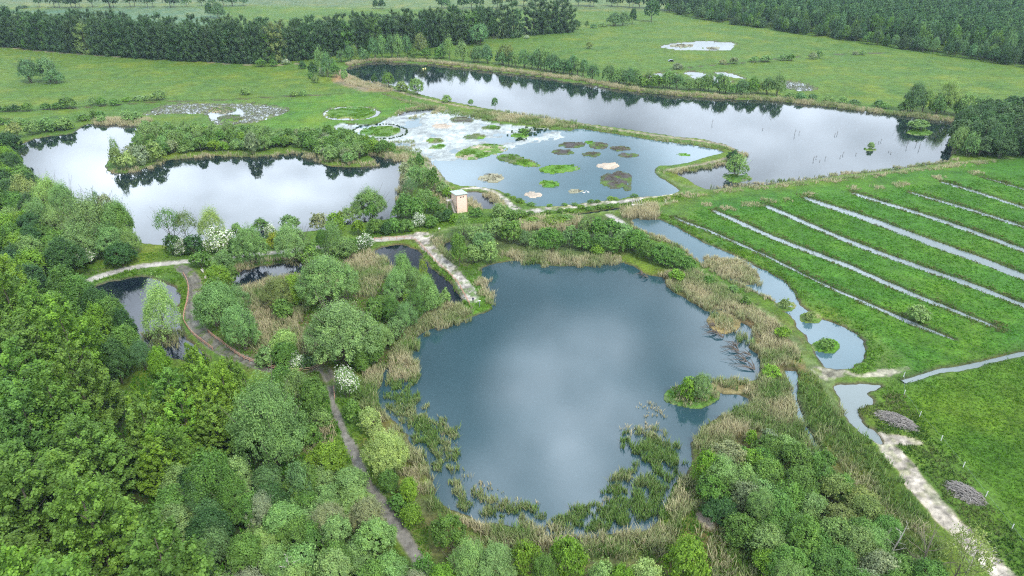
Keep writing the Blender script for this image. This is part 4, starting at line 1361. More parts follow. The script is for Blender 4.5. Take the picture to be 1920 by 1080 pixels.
# ---- wooded tongue of land in the left lake
strew('on the wooded tongue in the left lake', 'shrubs and young trees on the tongue of land', [(250,290),(262,262),(285,248),(340,246),(420,252),(520,256),(600,258),(668,268),(690,290),(680,306),(640,308),(600,296),(560,280),(489,284),(400,286),(330,290),(290,298)], 4.6, (4, 7.5),
      [('alder', 'green', 3), ('willow', 'sage', 3), ('shrub', 'sage', 2), ('alder', 'sage', 2), ('shrub', 'bright', 1), ('shrub', 'grey', .6)], 33, rad=2.9)
hand('at the tip of the wooded tongue', 'bushes at the tip of the tongue of land', [(216,280,318,30,'shrub','olive'), (238,288,320,36,'shrub','pale'), (262,276,312,34,'shrub','grey'), (215,262,312,18,'sparse','bright'), (290,268,306,34,'shrub','olive'), (240,276,300,30,'sparse','grey'),
     (275,230,275,46,'willow','sage'), (618,275,306,30,'shrub','sage'), (470,250,292,30,'shrub','grey')])
strew('between tongue and marsh', 'young trees between the tongue and the marsh', [(600,262),(640,262),(690,272),(730,284),(742,292),(700,290),(660,282)], 4.4, (3, 6), [('alder', 'green', 3), ('shrub', 'sage', 2), ('alder', 'bright', 1)], 34, rad=2.5)
# ---- bank between the left lake and the marsh
hand('on the bank between left lake and marsh', 'bushes on the bank beside the marsh', [
     (758,305,332,30,'shrub','grey'), (772,298,322,26,'shrub','sage'), (776,312,352,36,'willow','sage'), (796,312,356,34,'willow','sage'), (813,318,358,26,'alder','green'), (829,344,366,28,'shrub','sage'), (785,290,318,22,'shrub','green'), (762,335,365,26,'shrub','grey'),
     (770,338,384,34,'sparse','blue'), (760,368,411,40,'alder','green'), (778,374,411,36,'shrub','green'), (798,356,398,40,'willow','sage'), (815,375,405,30,'shrub','green'), (747,388,412,28,'shrub','sage'), (842,354,375,28,'shrub','bright'), (828,385,410,26,'shrub','green'),
     (838,396,416,26,'shrub','dark'), (822,402,420,24,'shrub','dark'), (852,405,420,20,'hedge','bright')])
# ---- south shore of the left lake
hand('on the south shore of the left lake', 'trees and bushes south of the left lake', [
     (315,390,452,50,'sparse','green','open crowned green tree against the left lake'), (348,398,452,44,'sparse','olive','thin grey branched tree against the left lake'), (393,390,452,52,'cone','pale','pale airy tree against the left lake'),
     (322,444,482,38,'shrub','dark'), (362,446,486,48,'shrub','dark'), (342,452,484,30,'hawthorn','green'), (409,432,477,58,'hawthorn','sage','large white flowering hawthorn south of the left lake'),
     (442,419,445,28,'shrub','sage'), (487,410,434,32,'shrub','green'), (540,404,432,40,'shrub','sage'), (470,428,503,70,'willow','sage'), (545,420,503,76,'willow','sage','tallest silvery willow above the black pond'), (507,424,450,24,'hawthorn','sage'),
     (598,400,432,38,'shrub','grey'), (628,402,442,40,'alder','bright'), (692,356,415,74,'willow','sage','big round willow leaning over the left lake'), (656,388,418,44,'willow','sage'), (698,384,420,28,'shrub','green'), (638,396,418,16,'hedge','yellow'),
     (672,417,446,30,'shrub','bright'), (702,414,441,38,'shrub','green'), (737,412,440,30,'hedge','green'), (725,420,443,24,'hedge','dark'), (760,416,440,30,'hedge','green'), (785,404,428,30,'hawthorn','green'), (808,408,430,28,'shrub','green'),
     (622,420,478,44,'cone','sage'), (605,432,482,30,'willow','green'), (645,450,488,50,'shrub','sage'), (583,462,500,46,'shrub','green'), (684,444,472,40,'hawthorn','green','flowering hawthorn beside the west end of the fence'), (662,452,476,30,'shrub','green'),
     (868,402,442,32,'cone','sage','pale slender tree in front of the pink hut'), (769,424,436,12,'hedge','bright'), (515,440,470,30,'shrub','yellow'), (440,450,480,24,'shrub','dark')])
strew('in the hedge east of the hut', 'bushes of the hedge east of the hut', None, 3.0, (2.0, 3.4), [('hedge', 'green', 3), ('hedge', 'dark', 2), ('shrub', 'bright', 1)], 35, rad=2.4, line=[(878,408),(910,408),(950,410),(985,405)], jitter=.8)
hand('by the hut', 'bushes of the hedge east of the hut', [(935,386,412,34,'shrub','sage','silvery rounded bush standing out of the hedge')])
strew('in the low hedge below the marsh bank', 'low bushes below the marsh bank', None, 3.2, (.9, 1.5), [('hedge', 'green', 3), ('hedge', 'bright', 2)], 36, rad=1.6, line=[(990,403),(1040,399),(1100,393),(1150,387)], jitter=.5)
strew('on the rim of the marsh bank', 'low bushes on the rim of the marsh', None, 3.2, (.7, 1.3), [('hedge', 'green', 3), ('hedge', 'bright', 2)], 37, rad=1.5, line=[(945,363),(965,375),(990,384),(1030,388),(1100,382),(1170,372),(1200,369),(1240,366)], jitter=.3)
# ---- north thicket between track and main lake
hand('in the thicket north of the main lake', 'shrubs north of the main lake', [
     (860,438,500,34,'alder','green','narrow bright green tree on the spit'), (906,438,470,46,'willow','sage'), (918,457,496,42,'shrub','sage'), (885,464,496,40,'shrub','sage'), (925,416,454,40,'shrub','sage'), (962,417,458,48,'shrub','green'), (940,412,440,40,'shrub','sage'),
     (984,434,463,30,'willow','blue'), (1030,432,476,60,'shrub','green'), (1023,430,452,30,'shrub','yellow'), (1005,440,470,28,'shrub','sage'), (1097,407,452,28,'willow','sage'), (1120,412,455,44,'shrub','green'), (1146,414,452,44,'shrub','green'), (1170,424,458,44,'shrub','sage'),
     (1090,438,472,46,'shrub','green'), (1128,444,480,50,'shrub','green'), (1062,436,466,30,'shrub','blue'), (1120,460,482,30,'shrub','bright'), (1155,446,478,40,'shrub','green'), (1070,425,446,28,'shrub','sage'), (1190,434,476,50,'shrub','green'), (1214,454,490,50,'shrub','green'),
     (1240,462,500,50,'shrub','green'), (1266,470,506,50,'shrub','green'), (1288,484,510,36,'shrub','green'), (1204,440,470,34,'shrub','sage'), (1252,468,492,30,'shrub','sage'), (1036,408,424,50,'hedge','bright'), (1060,406,420,40,'hedge','green'), (1000,410,424,30,'hedge','bright'), (890,428,452,34,'shrub','sage'), (1268,508,532,32,'shrub','bright'),
     (1375,538,552,20,'shrub','sage'), (1398,560,576,24,'hedge','green'), (1330,520,536,26,'hedge','green'), (1470,618,642,34,'shrub','bright'), (1446,690,712,40,'shrub','bright','bright shrub where the reed bar meets the dyke'),
     (1473,562,580,22,'hedge','olive'), (1519,586,602,22,'hedge','olive'), (1549,640,656,34,'hedge','green')])
hand('in the striped meadow', 'bush in the striped meadow', [(1722,576,607,42,'shrub','sage','round silvery bush alone by a ditch in the striped meadow')])
hand('on the islet in the main lake', 'shrubs on the islet in the main lake', [(1288,712,754,34,'shrub','bright','bright green shrub on the lake islet'), (1316,706,756,48,'willow','sage','silvery shrub on the lake islet')])
# ---- willow garden between the ponds
hand('in the willow garden left of the lake', 'willows between the small ponds', [
     (612,483,588,116,'greatwillow','sage','broad silvery willow at the right of the black pond'), (642,572,704,156,'greatwillow','sage','largest silvery willow, above the white hawthorn'), (448,576,668,72,'willow','sage','egg shaped pale willow beside the curving dirt path'),
     (402,534,628,92,'willow','sage','silvery willow shading the bend of the dirt path'), (440,540,600,60,'willow','sage'), (522,524,584,66,'willow','olive'), (552,520,575,50,'shrub','bright'), (527,566,604,46,'shrub','green','neat round green bush in the dry reeds'),
     (532,624,668,58,'shrub','pale'), (532,648,692,60,'shrub','green'), (500,655,692,40,'shrub','sage'), (556,668,694,34,'hawthorn','sage'), (575,672,694,36,'hedge','dark'), (408,500,546,48,'alder','bright'), (420,472,520,44,'shrub','sage'), (376,478,508,48,'shrub','green'), (432,500,530,30,'shrub','green'),
     (298,530,640,74,'cone','pale','tall pale feathery willow standing in the dark pond'), (755,478,545,44,'willow','sage'), (793,487,525,18,'cone','yellow','slim yellow green tree by the curved pond'), (745,512,572,56,'willow','sage'), (778,508,560,44,'willow','sage'), (800,520,575,44,'willow','sage'),
     (812,545,596,40,'shrub','sage'), (780,550,606,50,'willow','green'), (760,572,625,50,'willow','sage'), (735,560,612,44,'willow','green'), (765,556,590,24,'shrub','bright'), (720,560,600,50,'shrub','green'), (700,565,610,44,'shrub','green'), (742,600,645,46,'willow','sage'), (715,615,665,50,'willow','sage'),
     (700,640,690,44,'shrub','green'), (675,650,700,40,'shrub','green'), (690,600,650,50,'shrub','green'), (835,545,575,24,'shrub','sage')])
hand('beside the dirt path', 'shrubs along the dirt path', [
     (648,694,754,46,'hawthorn','sage','brilliant white flowering hawthorn at the head of the dirt path'), (658,756,796,36,'shrub','green'), (692,776,824,54,'shrub','pale'), (720,817,896,88,'willow','pale','big pale rounded willow right of the dirt path'), (730,888,934,42,'shrub','green'), (768,904,952,46,'shrub','bright'),
     (590,712,792,58,'alder','green'), (556,696,764,54,'shrub','sage'), (530,690,740,50,'shrub','green'), (615,838,898,80,'shrub','bright'), (600,770,815,50,'shrub','sage'), (585,800,840,40,'shrub','green'), (772,952,990,50,'hedge','bright'), (745,935,965,40,'hedge','green')])
hand('around the great willow', 'trees around the great willow', [
     (498,716,900,158,'greatwillow','sage','huge silvery willow towering over the lower left wood'), (395,850,955,90,'alder','green'), (372,905,985,60,'willow','blue'), (440,905,990,80,'willow','green'), (470,930,1000,60,'shrub','green'), (560,880,960,60,'shrub','blue')])
strew('in the mixed thicket at lower centre', 'shrubs of the thicket left of the dirt path', [(520,960),(600,905),(655,905),(690,950),(725,1010),(760,1080),(780,1160),(560,1200),(430,1180),(430,1060),(470,990)], 4.6, (4.5, 7.5),
      [('shrub', 'sage', 3), ('shrub', 'green', 3), ('alder', 'sage', 1.2), ('shrub', 'bright', 1), ('willow', 'grey', .7), ('hawthorn', 'sage', .1)], 41, rad=3.2)
hand('beneath the reeds at the bottom', 'rounded shrubs at the bottom of the photo', [
     (842,978,1046,76,'shrub','green'), (880,1023,1102,80,'willow','sage'), (930,1030,1112,90,'willow','sage'), (985,1030,1107,80,'shrub','bright'), (1062,1022,1112,86,'shrub','bright'), (1020,1048,1132,70,'willow','green'), (830,1070,1132,70,'shrub','bright'), (1130,1060,1132,60,'shrub','pale'),
     (1165,1070,1142,60,'shrub','bright'), (1212,1062,1132,70,'shrub','pale'), (1289,1019,1104,80,'shrub','bright','big rounded bright shrub below the sand patch'), (800,1053,1112,60,'hedge','green')])
strew('in the dark wood behind the great willow', 'dark trees between grove and thicket', [(330,900),(430,910),(540,905),(600,915),(500,985),(440,1060),(430,1150),(380,1110),(320,1000)], 5.2, (6, 9.5), [('alder', 'dark', 3), ('alder', 'green', 2), ('shrub', 'blue', 1.5), ('alder', 'sage', .7)], 43, rad=3.2)
# ---- lower left poplar wood
strew('in the great poplar wood, lower left', 'poplars of the lower left wood', [(-420,640),(-60,610),(60,612),(140,690),(215,800),(245,930),(300,1060),(395,1150),(430,1300),(300,1420),(-500,1420)], 9.6, (16.5, 23), [('poplar', 'pop', 6), ('poplar', 'bright', 1), ('poplar', 'green', 1.2)], 51, rad=5.9, big=True)
strew('in the bright grove beside the great willow', 'trees of the bright grove', [(275,800),(330,750),(480,742),(505,790),(440,880),(330,930),(280,900)], 6.2, (10.5, 15), [('grove', 'bright', 4), ('grove', 'pop', 2), ('alder', 'bright', .6)], 52, rad=3.7, big=True)
hand('at the edge of the dark pond', 'trees around the left dark pond', [
     (150,520,600,66,'alder','green'), (120,500,590,60,'alder','green'), (185,575,650,60,'alder','bright'), (210,560,640,56,'alder','green'), (235,615,690,64,'alder','green'), (215,640,720,60,'alder','dark'), (262,642,705,50,'willow','blue'), (180,540,610,50,'alder','dark'), (235,585,655,44,'alder','dark'), (300,655,720,44,'shrub','bright'), (170,620,700,60,'alder','green')])
strew('in the wood at the left edge', 'trees of the wood at the left edge', [(-260,330),(-60,300),(10,300),(45,340),(75,400),(110,470),(130,500),(100,560),(0,600),(-260,600)], 6.8, (8, 11.5), [('alder', 'bright', 3), ('alder', 'green', 3), ('alder', 'dark', 3), ('alder', 'sage', 1)], 53, rad=4.6, big=True)
hand('in the grove at the left lake corner', 'willows at the corner of the left lake', [
     (10,250,300,60,'alder','dark'), (45,330,400,50,'alder','olive'), (90,334,430,60,'willow','pale'), (120,344,440,54,'willow','sage'), (75,375,460,60,'willow','sage'), (105,395,470,60,'willow','sage'), (170,372,480,100,'willow','sage','broadest silvery willow at the left lake corner'),
     (215,378,470,70,'willow','sage'), (228,390,465,44,'alder','green'), (150,420,495,90,'willow','sage'), (205,425,490,80,'willow','sage'), (240,430,482,40,'willow','sage'), (180,355,395,14,'cone','blue'), (160,470,500,44,'hawthorn','sage','white flowering hawthorn under the left willows'), (243,447,480,34,'hawthorn','sage'),
     (225,460,500,60,'alder','dark'), (120,450,520,70,'alder','dark'), (195,365,400,30,'shrub','grey')])
# ---- lower right thicket
strew('in the great thicket at lower right', 'shrubs of the lower right thicket', [(1325,905),(1370,868),(1430,860),(1510,875),(1570,905),(1615,950),(1650,1000),(1700,1050),(1760,1150),(1700,1250),(1480,1250),(1440,1120),(1400,1040),(1345,985)], 4.3, (5, 8),
      [('shrub', 'green', 7), ('shrub', 'sage', 2), ('shrub', 'grey', .5), ('shrub', 'dark', .6), ('shrub', 'olive', 1), ('alder', 'green', 2), ('shrub', 'bright', .8), ('willow', 'sage', 1)], 61, rad=3.2)
hand('at the head of the lower right thicket', 'shrubs at the head of the lower right thicket', [
     (1325,856,926,64,'shrub','bright','bright green shrub at the left corner of the thicket'), (1440,812,850,44,'shrub','grey','grey leafless looking shrub at the top of the thicket'), (1470,826,870,56,'shrub','sage'), (1408,813,842,26,'shrub','bright'), (1385,845,885,56,'shrub','green'), (1430,850,895,56,'shrub','green'), (1510,850,895,46,'shrub','grey'),
     (1350,880,940,50,'shrub','green'), (1545,850,890,40,'shrub','green')])
hand('at the bottom right corner', 'trees at the bottom right corner', [(1812,1000,1110,84,'sparse','olive','thin pale twigged tree beside the rubble track')])
# ---- the great forest at the top right: its nearest trees one by one, the rest as one mass
FEDGE = [(1240,21),(1301,35),(1380,48),(1432,55),(1537,70),(1650,87),(1762,104),(1845,117),(1925,129),(2050,148),(2200,170)]
fe = GP(FEDGE)
rngf = np.random.default_rng(77)
cand = []
for i in range(len(fe) - 1):
    d = fe[i + 1] - fe[i]
    L = np.hypot(*d)
    nrm = np.array([-d[1], d[0]]) / L
    if nrm[1] < 0:
        nrm = -nrm
    for k in range(int(L * 520 / 36)):
        u, v = rngf.uniform(0, 1), rngf.uniform(0, 520)
        cand.append((*(fe[i] + d * u + nrm * v), v))
cand = np.array(cand)
cell, kept = set(), []
for c in cand:
    if c[1] > 1250 or abs(c[0]) / max(c[1], 1) > .95:
        continue
    key = (int(c[0] // 5.6), int(c[1] // 5.6))
    if key in cell:
        continue
    cell.add(key)
    kept.append(c)
kept = np.array(kept)
kept = kept[np.argsort(kept[:, 2])]
vis = np.array([0 < proj(a, b, 15)[0] < 1990 for a, b, _ in kept])
near_f, rest = kept[vis][:270], np.vstack([kept[vis][270:], kept[~vis]])
ft = []
for a, b, v in near_f:
    tint = rngf.choice(['belt', 'dark', 'dark', 'green', 'blue'])
    sp = rngf.choice(['alder', 'poplar', 'cone', 'alder'])
    h = rngf.uniform(7, 13) if v < 14 else rngf.uniform(14, 20)
    ft.append([str(sp), a, b, h, rngf.uniform(3.0, 4.2), str(tint), None, False])
plant_group('', 'trees at the edge of the great forest', ft, 'deep green tree at the edge of the great forest')
zone = np.array([(1430,60), (1640,95), (1700,100), (1500,70)])


def forest_mass(pts):
    pats = []
    for s in range(5):
        r = np.random.default_rng(500 + s)
        P, N, v = crown_lobed(r, 18, 3.7, 7, 330, 1.3, .8, .25, .5, clump=.25, subs=12)
        V, F = leaf_quads(P, N, 1.55, .85, r, .4)
        pats.append((V, v))
    Vs, Cs = [], []
    for a, b, _ in pts:
        V, v = pats[rngf.integers(0, 5)]
        an = rngf.uniform(0, 6.28); ca, sa = math.cos(an), math.sin(an)
        s = rngf.uniform(.8, 1.2)
        k = rngf.uniform(.72, 1.08)
        q = np.stack([(V[:, 0] * ca - V[:, 1] * sa) * s + a, (V[:, 0] * sa + V[:, 1] * ca) * s + b, V[:, 2] * k], 1)
        base = np.array([(.07, .15, .055), (.085, .17, .06), (.06, .13, .045), (.10, .185, .065)][rngf.integers(0, 4)])
        Vs.append(q.astype(np.float32))
        Cs.append((base * (.55 + .9 * v[:, None])).astype(np.float32))
    V = np.vstack(Vs); C = np.vstack(Cs)
    F = np.arange(len(V)).reshape(-1, 4)
    me = mesh_np('forest', V, F, M['blade'], [('alb', 'FLOAT_COLOR', 'FACE', np.column_stack([C, np.ones(len(C))]))])
    link('forest', me, kind='stuff', label='closed canopy of the great forest filling the top right', category='forest')


forest_mass(rest)
print('trees', len([o for o in bpy.data.objects if o.parent is None and o.get('category')]), 'rest', len(rest))


# ================================================================== REEDS AND GRASS (nobody could count the blades)
def blades(name, label, P, zb, hgt, wid, top, bot, mixf, rng, k=3, lean=.22, category='reeds'):
    """tufts of k tapering blades at ground points P; colour runs from bot to top up each blade"""
    n = len(P)
    if n == 0:
        return
    Pk = np.repeat(P, k, 0) + rng.normal(0, .16, (n * k, 2))
    zk = np.repeat(zb, k)
    h = np.repeat(hgt, k) * rng.uniform(.6, 1.15, n * k)
    a = rng.uniform(0, 6.283, n * k)
    w = wid * rng.uniform(.6, 1.4, n * k)
    lx, ly = rng.normal(0, lean, n * k) * h, rng.normal(0, lean, n * k) * h
    wx, wy = np.cos(a) * w * .5, np.sin(a) * w * .5
    b = np.column_stack([Pk, zk - .05])
    A = b - np.column_stack([wx, wy, 0 * wx])
    B = b + np.column_stack([wx, wy, 0 * wx])
    mid = b + np.column_stack([lx * .45, ly * .45, h * .62])
    C1 = mid - np.column_stack([wx, wy, 0 * wx]) * .8
    D1 = mid + np.column_stack([wx, wy, 0 * wx]) * .8
    T = b + np.column_stack([lx, ly, h])
    V = np.stack([A, B, D1, C1, T], 1).reshape(-1, 3)
    i = np.arange(n * k) * 5
    F = np.concatenate([np.stack([i, i + 1, i + 2], 1), np.stack([i, i + 2, i + 3], 1), np.stack([i + 3, i + 2, i + 4], 1)])
    m = np.clip(np.repeat(mixf, k) + rng.normal(0, .18, n * k), 0, 1)[:, None]
    br = rng.uniform(.72, 1.2, n * k)[:, None]
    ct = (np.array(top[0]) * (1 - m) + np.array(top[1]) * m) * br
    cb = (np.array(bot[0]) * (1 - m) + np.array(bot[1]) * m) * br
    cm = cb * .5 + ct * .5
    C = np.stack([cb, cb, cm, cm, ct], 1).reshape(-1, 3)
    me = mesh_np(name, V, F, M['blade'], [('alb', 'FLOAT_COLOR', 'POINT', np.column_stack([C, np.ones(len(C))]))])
    link(name, me, kind='stuff', label=label, category=category)


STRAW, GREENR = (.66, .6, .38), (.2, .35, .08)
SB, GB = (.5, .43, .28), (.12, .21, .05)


def bed(label, area, straw, hgt=1.9, dens=5.0, patch=None, wet=False, seed=1, line=None, width=2.0, sc=.25, name='reeds', col=None, wid=.13, k=3, lean=.3, minz=-.7, edgefade=1.0, world_xy=False):
    rng = np.random.default_rng(seed * 13 + 5)
    if line is not None:
        L = smooth(GP(line), 4, False)
        lo, hi = L.min(0) - width, L.max(0) + width
    else:
        Q = area if world_xy else smooth(GP(area), 3)
        lo, hi = Q.min(0), Q.max(0)
    n = int((hi[0] - lo[0]) * (hi[1] - lo[1]) * dens)
    P = lo + rng.uniform(0, 1, (n, 2)) * (hi - lo)
    if line is not None:
        d = sdf_line(P, L, width, 3)
    else:
        d = sdf_poly(P, Q, 4)
    P = P[d + fbm(P[:, 0], P[:, 1], .5, 2, seed) * edgefade < 0]
    if patch is not None:
        nz = fbm(P[:, 0], P[:, 1], sc * 1.4, 3, 100 + seed)
        P = P[nz > patch]
    z, alb, veg, cls = land(P)
    ok = (cls < 100) | (cls >= 1000)
    if not wet:
        ok &= z > .0
    else:
        ok &= z > minz
    P, z = P[ok], z[ok]
    if not len(P):
        return
    f = fbm(P[:, 0], P[:, 1], .16, 3, 200 + seed)
    mixf = np.clip(1 - straw + f * .55, 0, 1)
    hh = hgt * (1 + .3 * fbm(P[:, 0], P[:, 1], .4, 2, 300 + seed))
    zb = np.maximum(z, -.05)
    top, bot = (STRAW, GREENR), (SB, GB)
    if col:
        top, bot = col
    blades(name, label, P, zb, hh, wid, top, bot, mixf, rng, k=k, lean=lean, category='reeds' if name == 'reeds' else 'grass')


bed('broad reed belt along the west and south shore of the main lake', [(698,690),(728,695),(722,770),(740,800),(767,826),(785,860),(800,895),(816,930),(845,955),(882,970),(949,990),(1030,1012),(1110,1014),(1180,1000),(1240,985),(1262,960),(1290,900),(1310,900),(1300,970),(1250,1010),(1190,1045),(1040,1045),(940,1025),(860,995),(800,940),(770,890),(745,840),(705,785),(672,750),(682,705)], .5, 1.6, 11, seed=1)
bed('patchy green reed clumps in the water off the west shore', [(728,700),(752,690),(780,680),(776,730),(785,765),(830,790),(850,815),(852,850),(862,890),(870,912),(905,930),(975,950),(962,968),(915,958),(868,948),(845,925),(838,890),(800,850),(770,800),(745,772),(732,760)], .25, 1.2, 14, patch=-.38, sc=.55, wet=True, seed=2)
bed('pale broken reed fringe in open water', [(820,775),(862,820),(868,850),(850,830),(815,785)], .8, .9, 3, patch=.25, wet=True, seed=3)
bed('thin pale fringe before the south reeds', [(860,890),(930,920),(985,945),(1060,950),(1130,938),(1150,900),(1140,950),(1080,968),(980,960),(900,935)], .85, .9, 3.2, patch=.1, wet=True, seed=4)
bed('dense green reed clumps at the south shore of the main lake', [(978,952),(1060,958),(1130,945),(1152,905),(1180,872),(1172,820),(1212,800),(1240,815),(1290,838),(1296,880),(1262,905),(1250,950),(1235,975),(1180,992),(1100,1006),(1030,1006),(985,990)], .12, 1.4, 15, patch=-.15, sc=.45, wet=True, seed=5)
bed('sparse straw stalks standing in the lake', [(1196,762),(1225,752),(1245,765),(1240,785),(1232,805),(1215,800),(1215,780),(1198,775)], .95, .7, 3.0, patch=-.1, wet=True, seed=6)
bed('straw fringe at the corner of the south reeds', [(1168,810),(1200,795),(1245,800),(1255,820),(1200,812),(1180,850),(1170,840)], .9, 1.2, 3.5, patch=-.1, wet=True, seed=7)
bed('wide straw and green reed bed east of the main lake', [(1345,785),(1378,768),(1402,752),(1408,722),(1425,700),(1445,695),(1468,705),(1480,740),(1498,790),(1530,845),(1500,862),(1440,822),(1395,822),(1350,850),(1305,842),(1315,805)], .48, 1.6, 11, seed=8)
bed('tawny reed bed between the lake and the dyke track', [(1243,520),(1290,512),(1340,530),(1395,562),(1440,592),(1470,625),(1490,665),(1482,692),(1428,692),(1415,660),(1420,640),(1400,605),(1362,580),(1322,580),(1285,556),(1250,545)], .52, 1.5, 11, seed=9)
bed('reeds on the islet with fallen branches', [(1332,590),(1355,583),(1380,600),(1378,622),(1350,620)], .7, 1.5, 5, seed=10, wet=True)
bed('small reed clump off the east shore', [(1378,630),(1398,625),(1412,645),(1395,650)], .45, 1.4, 5, seed=11, wet=True)
bed('low reedy bar behind the lake islet', [(1340,714),(1410,710),(1418,722),(1385,732),(1345,732)], .4, 1.4, 6, seed=12, wet=True)
bed('reeds round the islet with two shrubs', [(1254,738),(1262,724),(1340,728),(1338,755),(1300,762),(1258,758)], .5, 1.0, 5, seed=13)
bed('reed belt on the west point of the main lake', [(758,602),(800,578),(860,572),(884,586),(876,600),(830,612),(795,628),(778,645),(778,690),(765,722),(742,705),(735,660),(748,628)], .5, 1.8, 12, seed=14, wet=True)
bed('straw reeds between the curved pond and the willows', [(655,482),(702,476),(722,490),(735,500),(733,516),(716,540),(690,560),(672,545),(655,520)], .7, 1.8, 6, seed=15)
bed('straw reeds at the centre of the willow garden', [(448,545),(500,528),(565,520),(620,500),(650,520),(600,560),(560,600),(600,640),(580,670),(530,680),(490,668),(465,625),(458,580)], .8, 1.8, 5, seed=16)
bed('reed tuft in the dark pond by the tall pale willow', [(268,630),(290,618),(330,622),(338,645),(315,655),(285,652)], .7, 1.7, 6, seed=17, wet=True)
bed('reed fringe on the north shore of the main lake', [(942,478),(1010,470),(1075,480),(1150,482),(1160,491),(1107,500),(1040,500),(1008,497),(960,490)], .62, 1.7, 7, seed=18, wet=True)
bed('straw reed bank behind the north thicket', [(976,420),(1030,412),(1085,410),(1090,420),(1060,432),(985,434)], .95, 2.0, 7, seed=19)
bed('tall pale reed tuft at the head of the channel', [(1165,402),(1190,388),(1222,390),(1238,402),(1228,409),(1200,409),(1182,414)], 1.0, 2.4, 10, seed=20, wet=True)
bed('pale reed strip along the west bank of the channel', [(1184,418),(1215,432),(1240,436),(1285,462),(1345,500),(1420,535),(1450,560),(1440,565),(1400,545),(1340,512),(1280,475),(1235,452),(1195,435)], .8, 1.1, 8, seed=21)
bed('pale reed tongue standing in the channel', [(1322,486),(1370,485),(1412,505),(1422,532),(1400,534),(1345,508)], .8, 1.5, 8, seed=22, wet=True)
bed('reeds on the strip between the marsh and the long dyke', [(893,209),(960,212),(1075,229),(1082,240),(1030,239),(960,232),(895,223)], .5, 1.6, 4, seed=23, wet=True)
bed('reeds at the northern end of the long dyke', [(735,184),(800,198),(850,208),(890,216),(890,222),(830,212),(770,198)], .45, 1.2, 3, seed=24)
bed('straw coloured reed edge across the long lake', None, .95, 1.9, 5, seed=25, wet=True, line=[(655,122),(690,115),(757,114),(813,117),(870,124),(935,132),(1025,142),(1100,153),(1165,165)], width=2.6)
bed('straw coloured reed edge below the shore thicket', None, .8, 1.8, 4, seed=26, wet=True, line=[(1165,165),(1227,173),(1300,179),(1390,184),(1450,187),(1540,196),(1661,212),(1720,219),(1800,228)], width=2.4)
bed('straw reeds at the head of the dyke', [(636,140),(660,145),(720,160),(735,172),(700,168),(650,158)], .9, 1.4, 3, seed=27)
bed('reeds on the north bank of the left lake', [(165,232),(200,224),(260,222),(285,228),(262,236),(205,234)], .9, 1.6, 5, seed=28, wet=True)
bed('reeds at the foot of the wooded tongue', None, .8, 1.5, 4, seed=29, wet=True, line=[(205,322),(262,318),(310,303),(400,292),(489,292),(560,287),(600,300),(650,308),(705,309)], width=1.6, patch=-.15)
bed('reeds on the shore between tongue and marsh', None, .85, 1.7, 5, seed=30, wet=True, line=[(700,290),(738,296),(762,305),(765,330),(755,380)], width=2.0)
bed('straw reeds on the marsh bank bushes', [(750,290),(800,300),(836,345),(850,380),(830,395),(812,360),(785,320)], .9, 1.5, 3, seed=31)
bed('straw reeds on the far side of the hut pond', [(905,360),(932,369),(948,382),(940,392),(925,378)], .95, 1.5, 7, seed=32, wet=True)
bed('straw reeds between hut and hut pond', [(868,368),(882,376),(905,392),(890,396),(872,384)], .9, 1.5, 7, seed=33, wet=True)
bed('reeds on the dyke between marsh and long lake', None, .55, 1.2, 5, seed=34, wet=True, line=[(1395,288),(1372,303),(1320,315),(1268,322),(1240,325)], width=1.3)
bed('reeds on the far dyke bank of the marsh', None, .4, .9, 4, seed=35, wet=True, line=[(1085,236),(1131,244),(1240,262),(1345,277),(1375,284)], width=1.3)
bed('long straw coloured strip above the striped meadow', None, .9, 1.1, 4, seed=36, line=[(1200,392),(1260,376),(1310,364),(1433,351),(1530,342),(1600,334),(1700,322),(1855,303)], width=1.7, patch=-.25)
bed('tall grass on the shore of the long lake by the meadow', None, .55, .9, 4, seed=37, wet=True, line=[(1335,353),(1433,344),(1501,337),(1586,326),(1663,318),(1748,307),(1790,300)], width=1.5)
bed('tall green grass between drain and rubble track', [(1496,708),(1530,702),(1560,735),(1590,790),(1640,850),(1700,925),(1760,1000),(1790,1060),(1700,1060),(1640,990),(1590,910),(1552,862),(1525,820),(1505,780)], .18, 1.3, 5, seed=38, name='tall_grass')
bed('reeds on the spit west of the main lake', [(797,450),(845,448),(858,470),(852,490),(835,498),(815,478)], .6, 1.5, 5, seed=39)
bed('straw tufts on the shore of the spur', [(893,500),(912,510),(926,560),(926,580),(908,560),(892,530)], .8, 1.3, 5, patch=-.2, seed=40, wet=True)
bed('straw reeds before the bottom shrubs', [(1095,1030),(1160,1028),(1225,1010),(1240,1030),(1190,1055),(1105,1052)], .9, 1.7, 6, seed=41)
bed('straw patch beside the dirt path', [(575,800),(612,795),(622,840),(590,860),(572,835)], .9, 1.6, 5, seed=42)
bed('reed fringe round the black pond', None, .9, 1.3, 5, seed=43, wet=True, line=[(455,546),(510,527),(560,520),(590,514)], width=1.2)
bed('reed fringe round the black pond on its far side', None, .8, 1.5, 5, seed=44, wet=True, line=[(440,508),(475,497),(530,490),(580,494)], width=1.2)
bed('reeds round the corner pool of the marsh', None, .75, 1.1, 5, seed=45, wet=True, line=[(745,214),(757,207),(790,203),(820,201),(832,205),(815,211),(790,217),(768,222)], width=1.1)
bed('grass and reeds between marsh and tongue', [(690,258),(730,266),(770,262),(775,275),(790,285),(770,290),(740,285),(690,276)], .45, 1.0, 3, seed=46)
bed('dark reeds at the lower middle edge', [(1320,1000),(1380,985),(1440,1030),(1450,1100),(1330,1100),(1320,1050)], .4, 1.6, 5, seed=47)
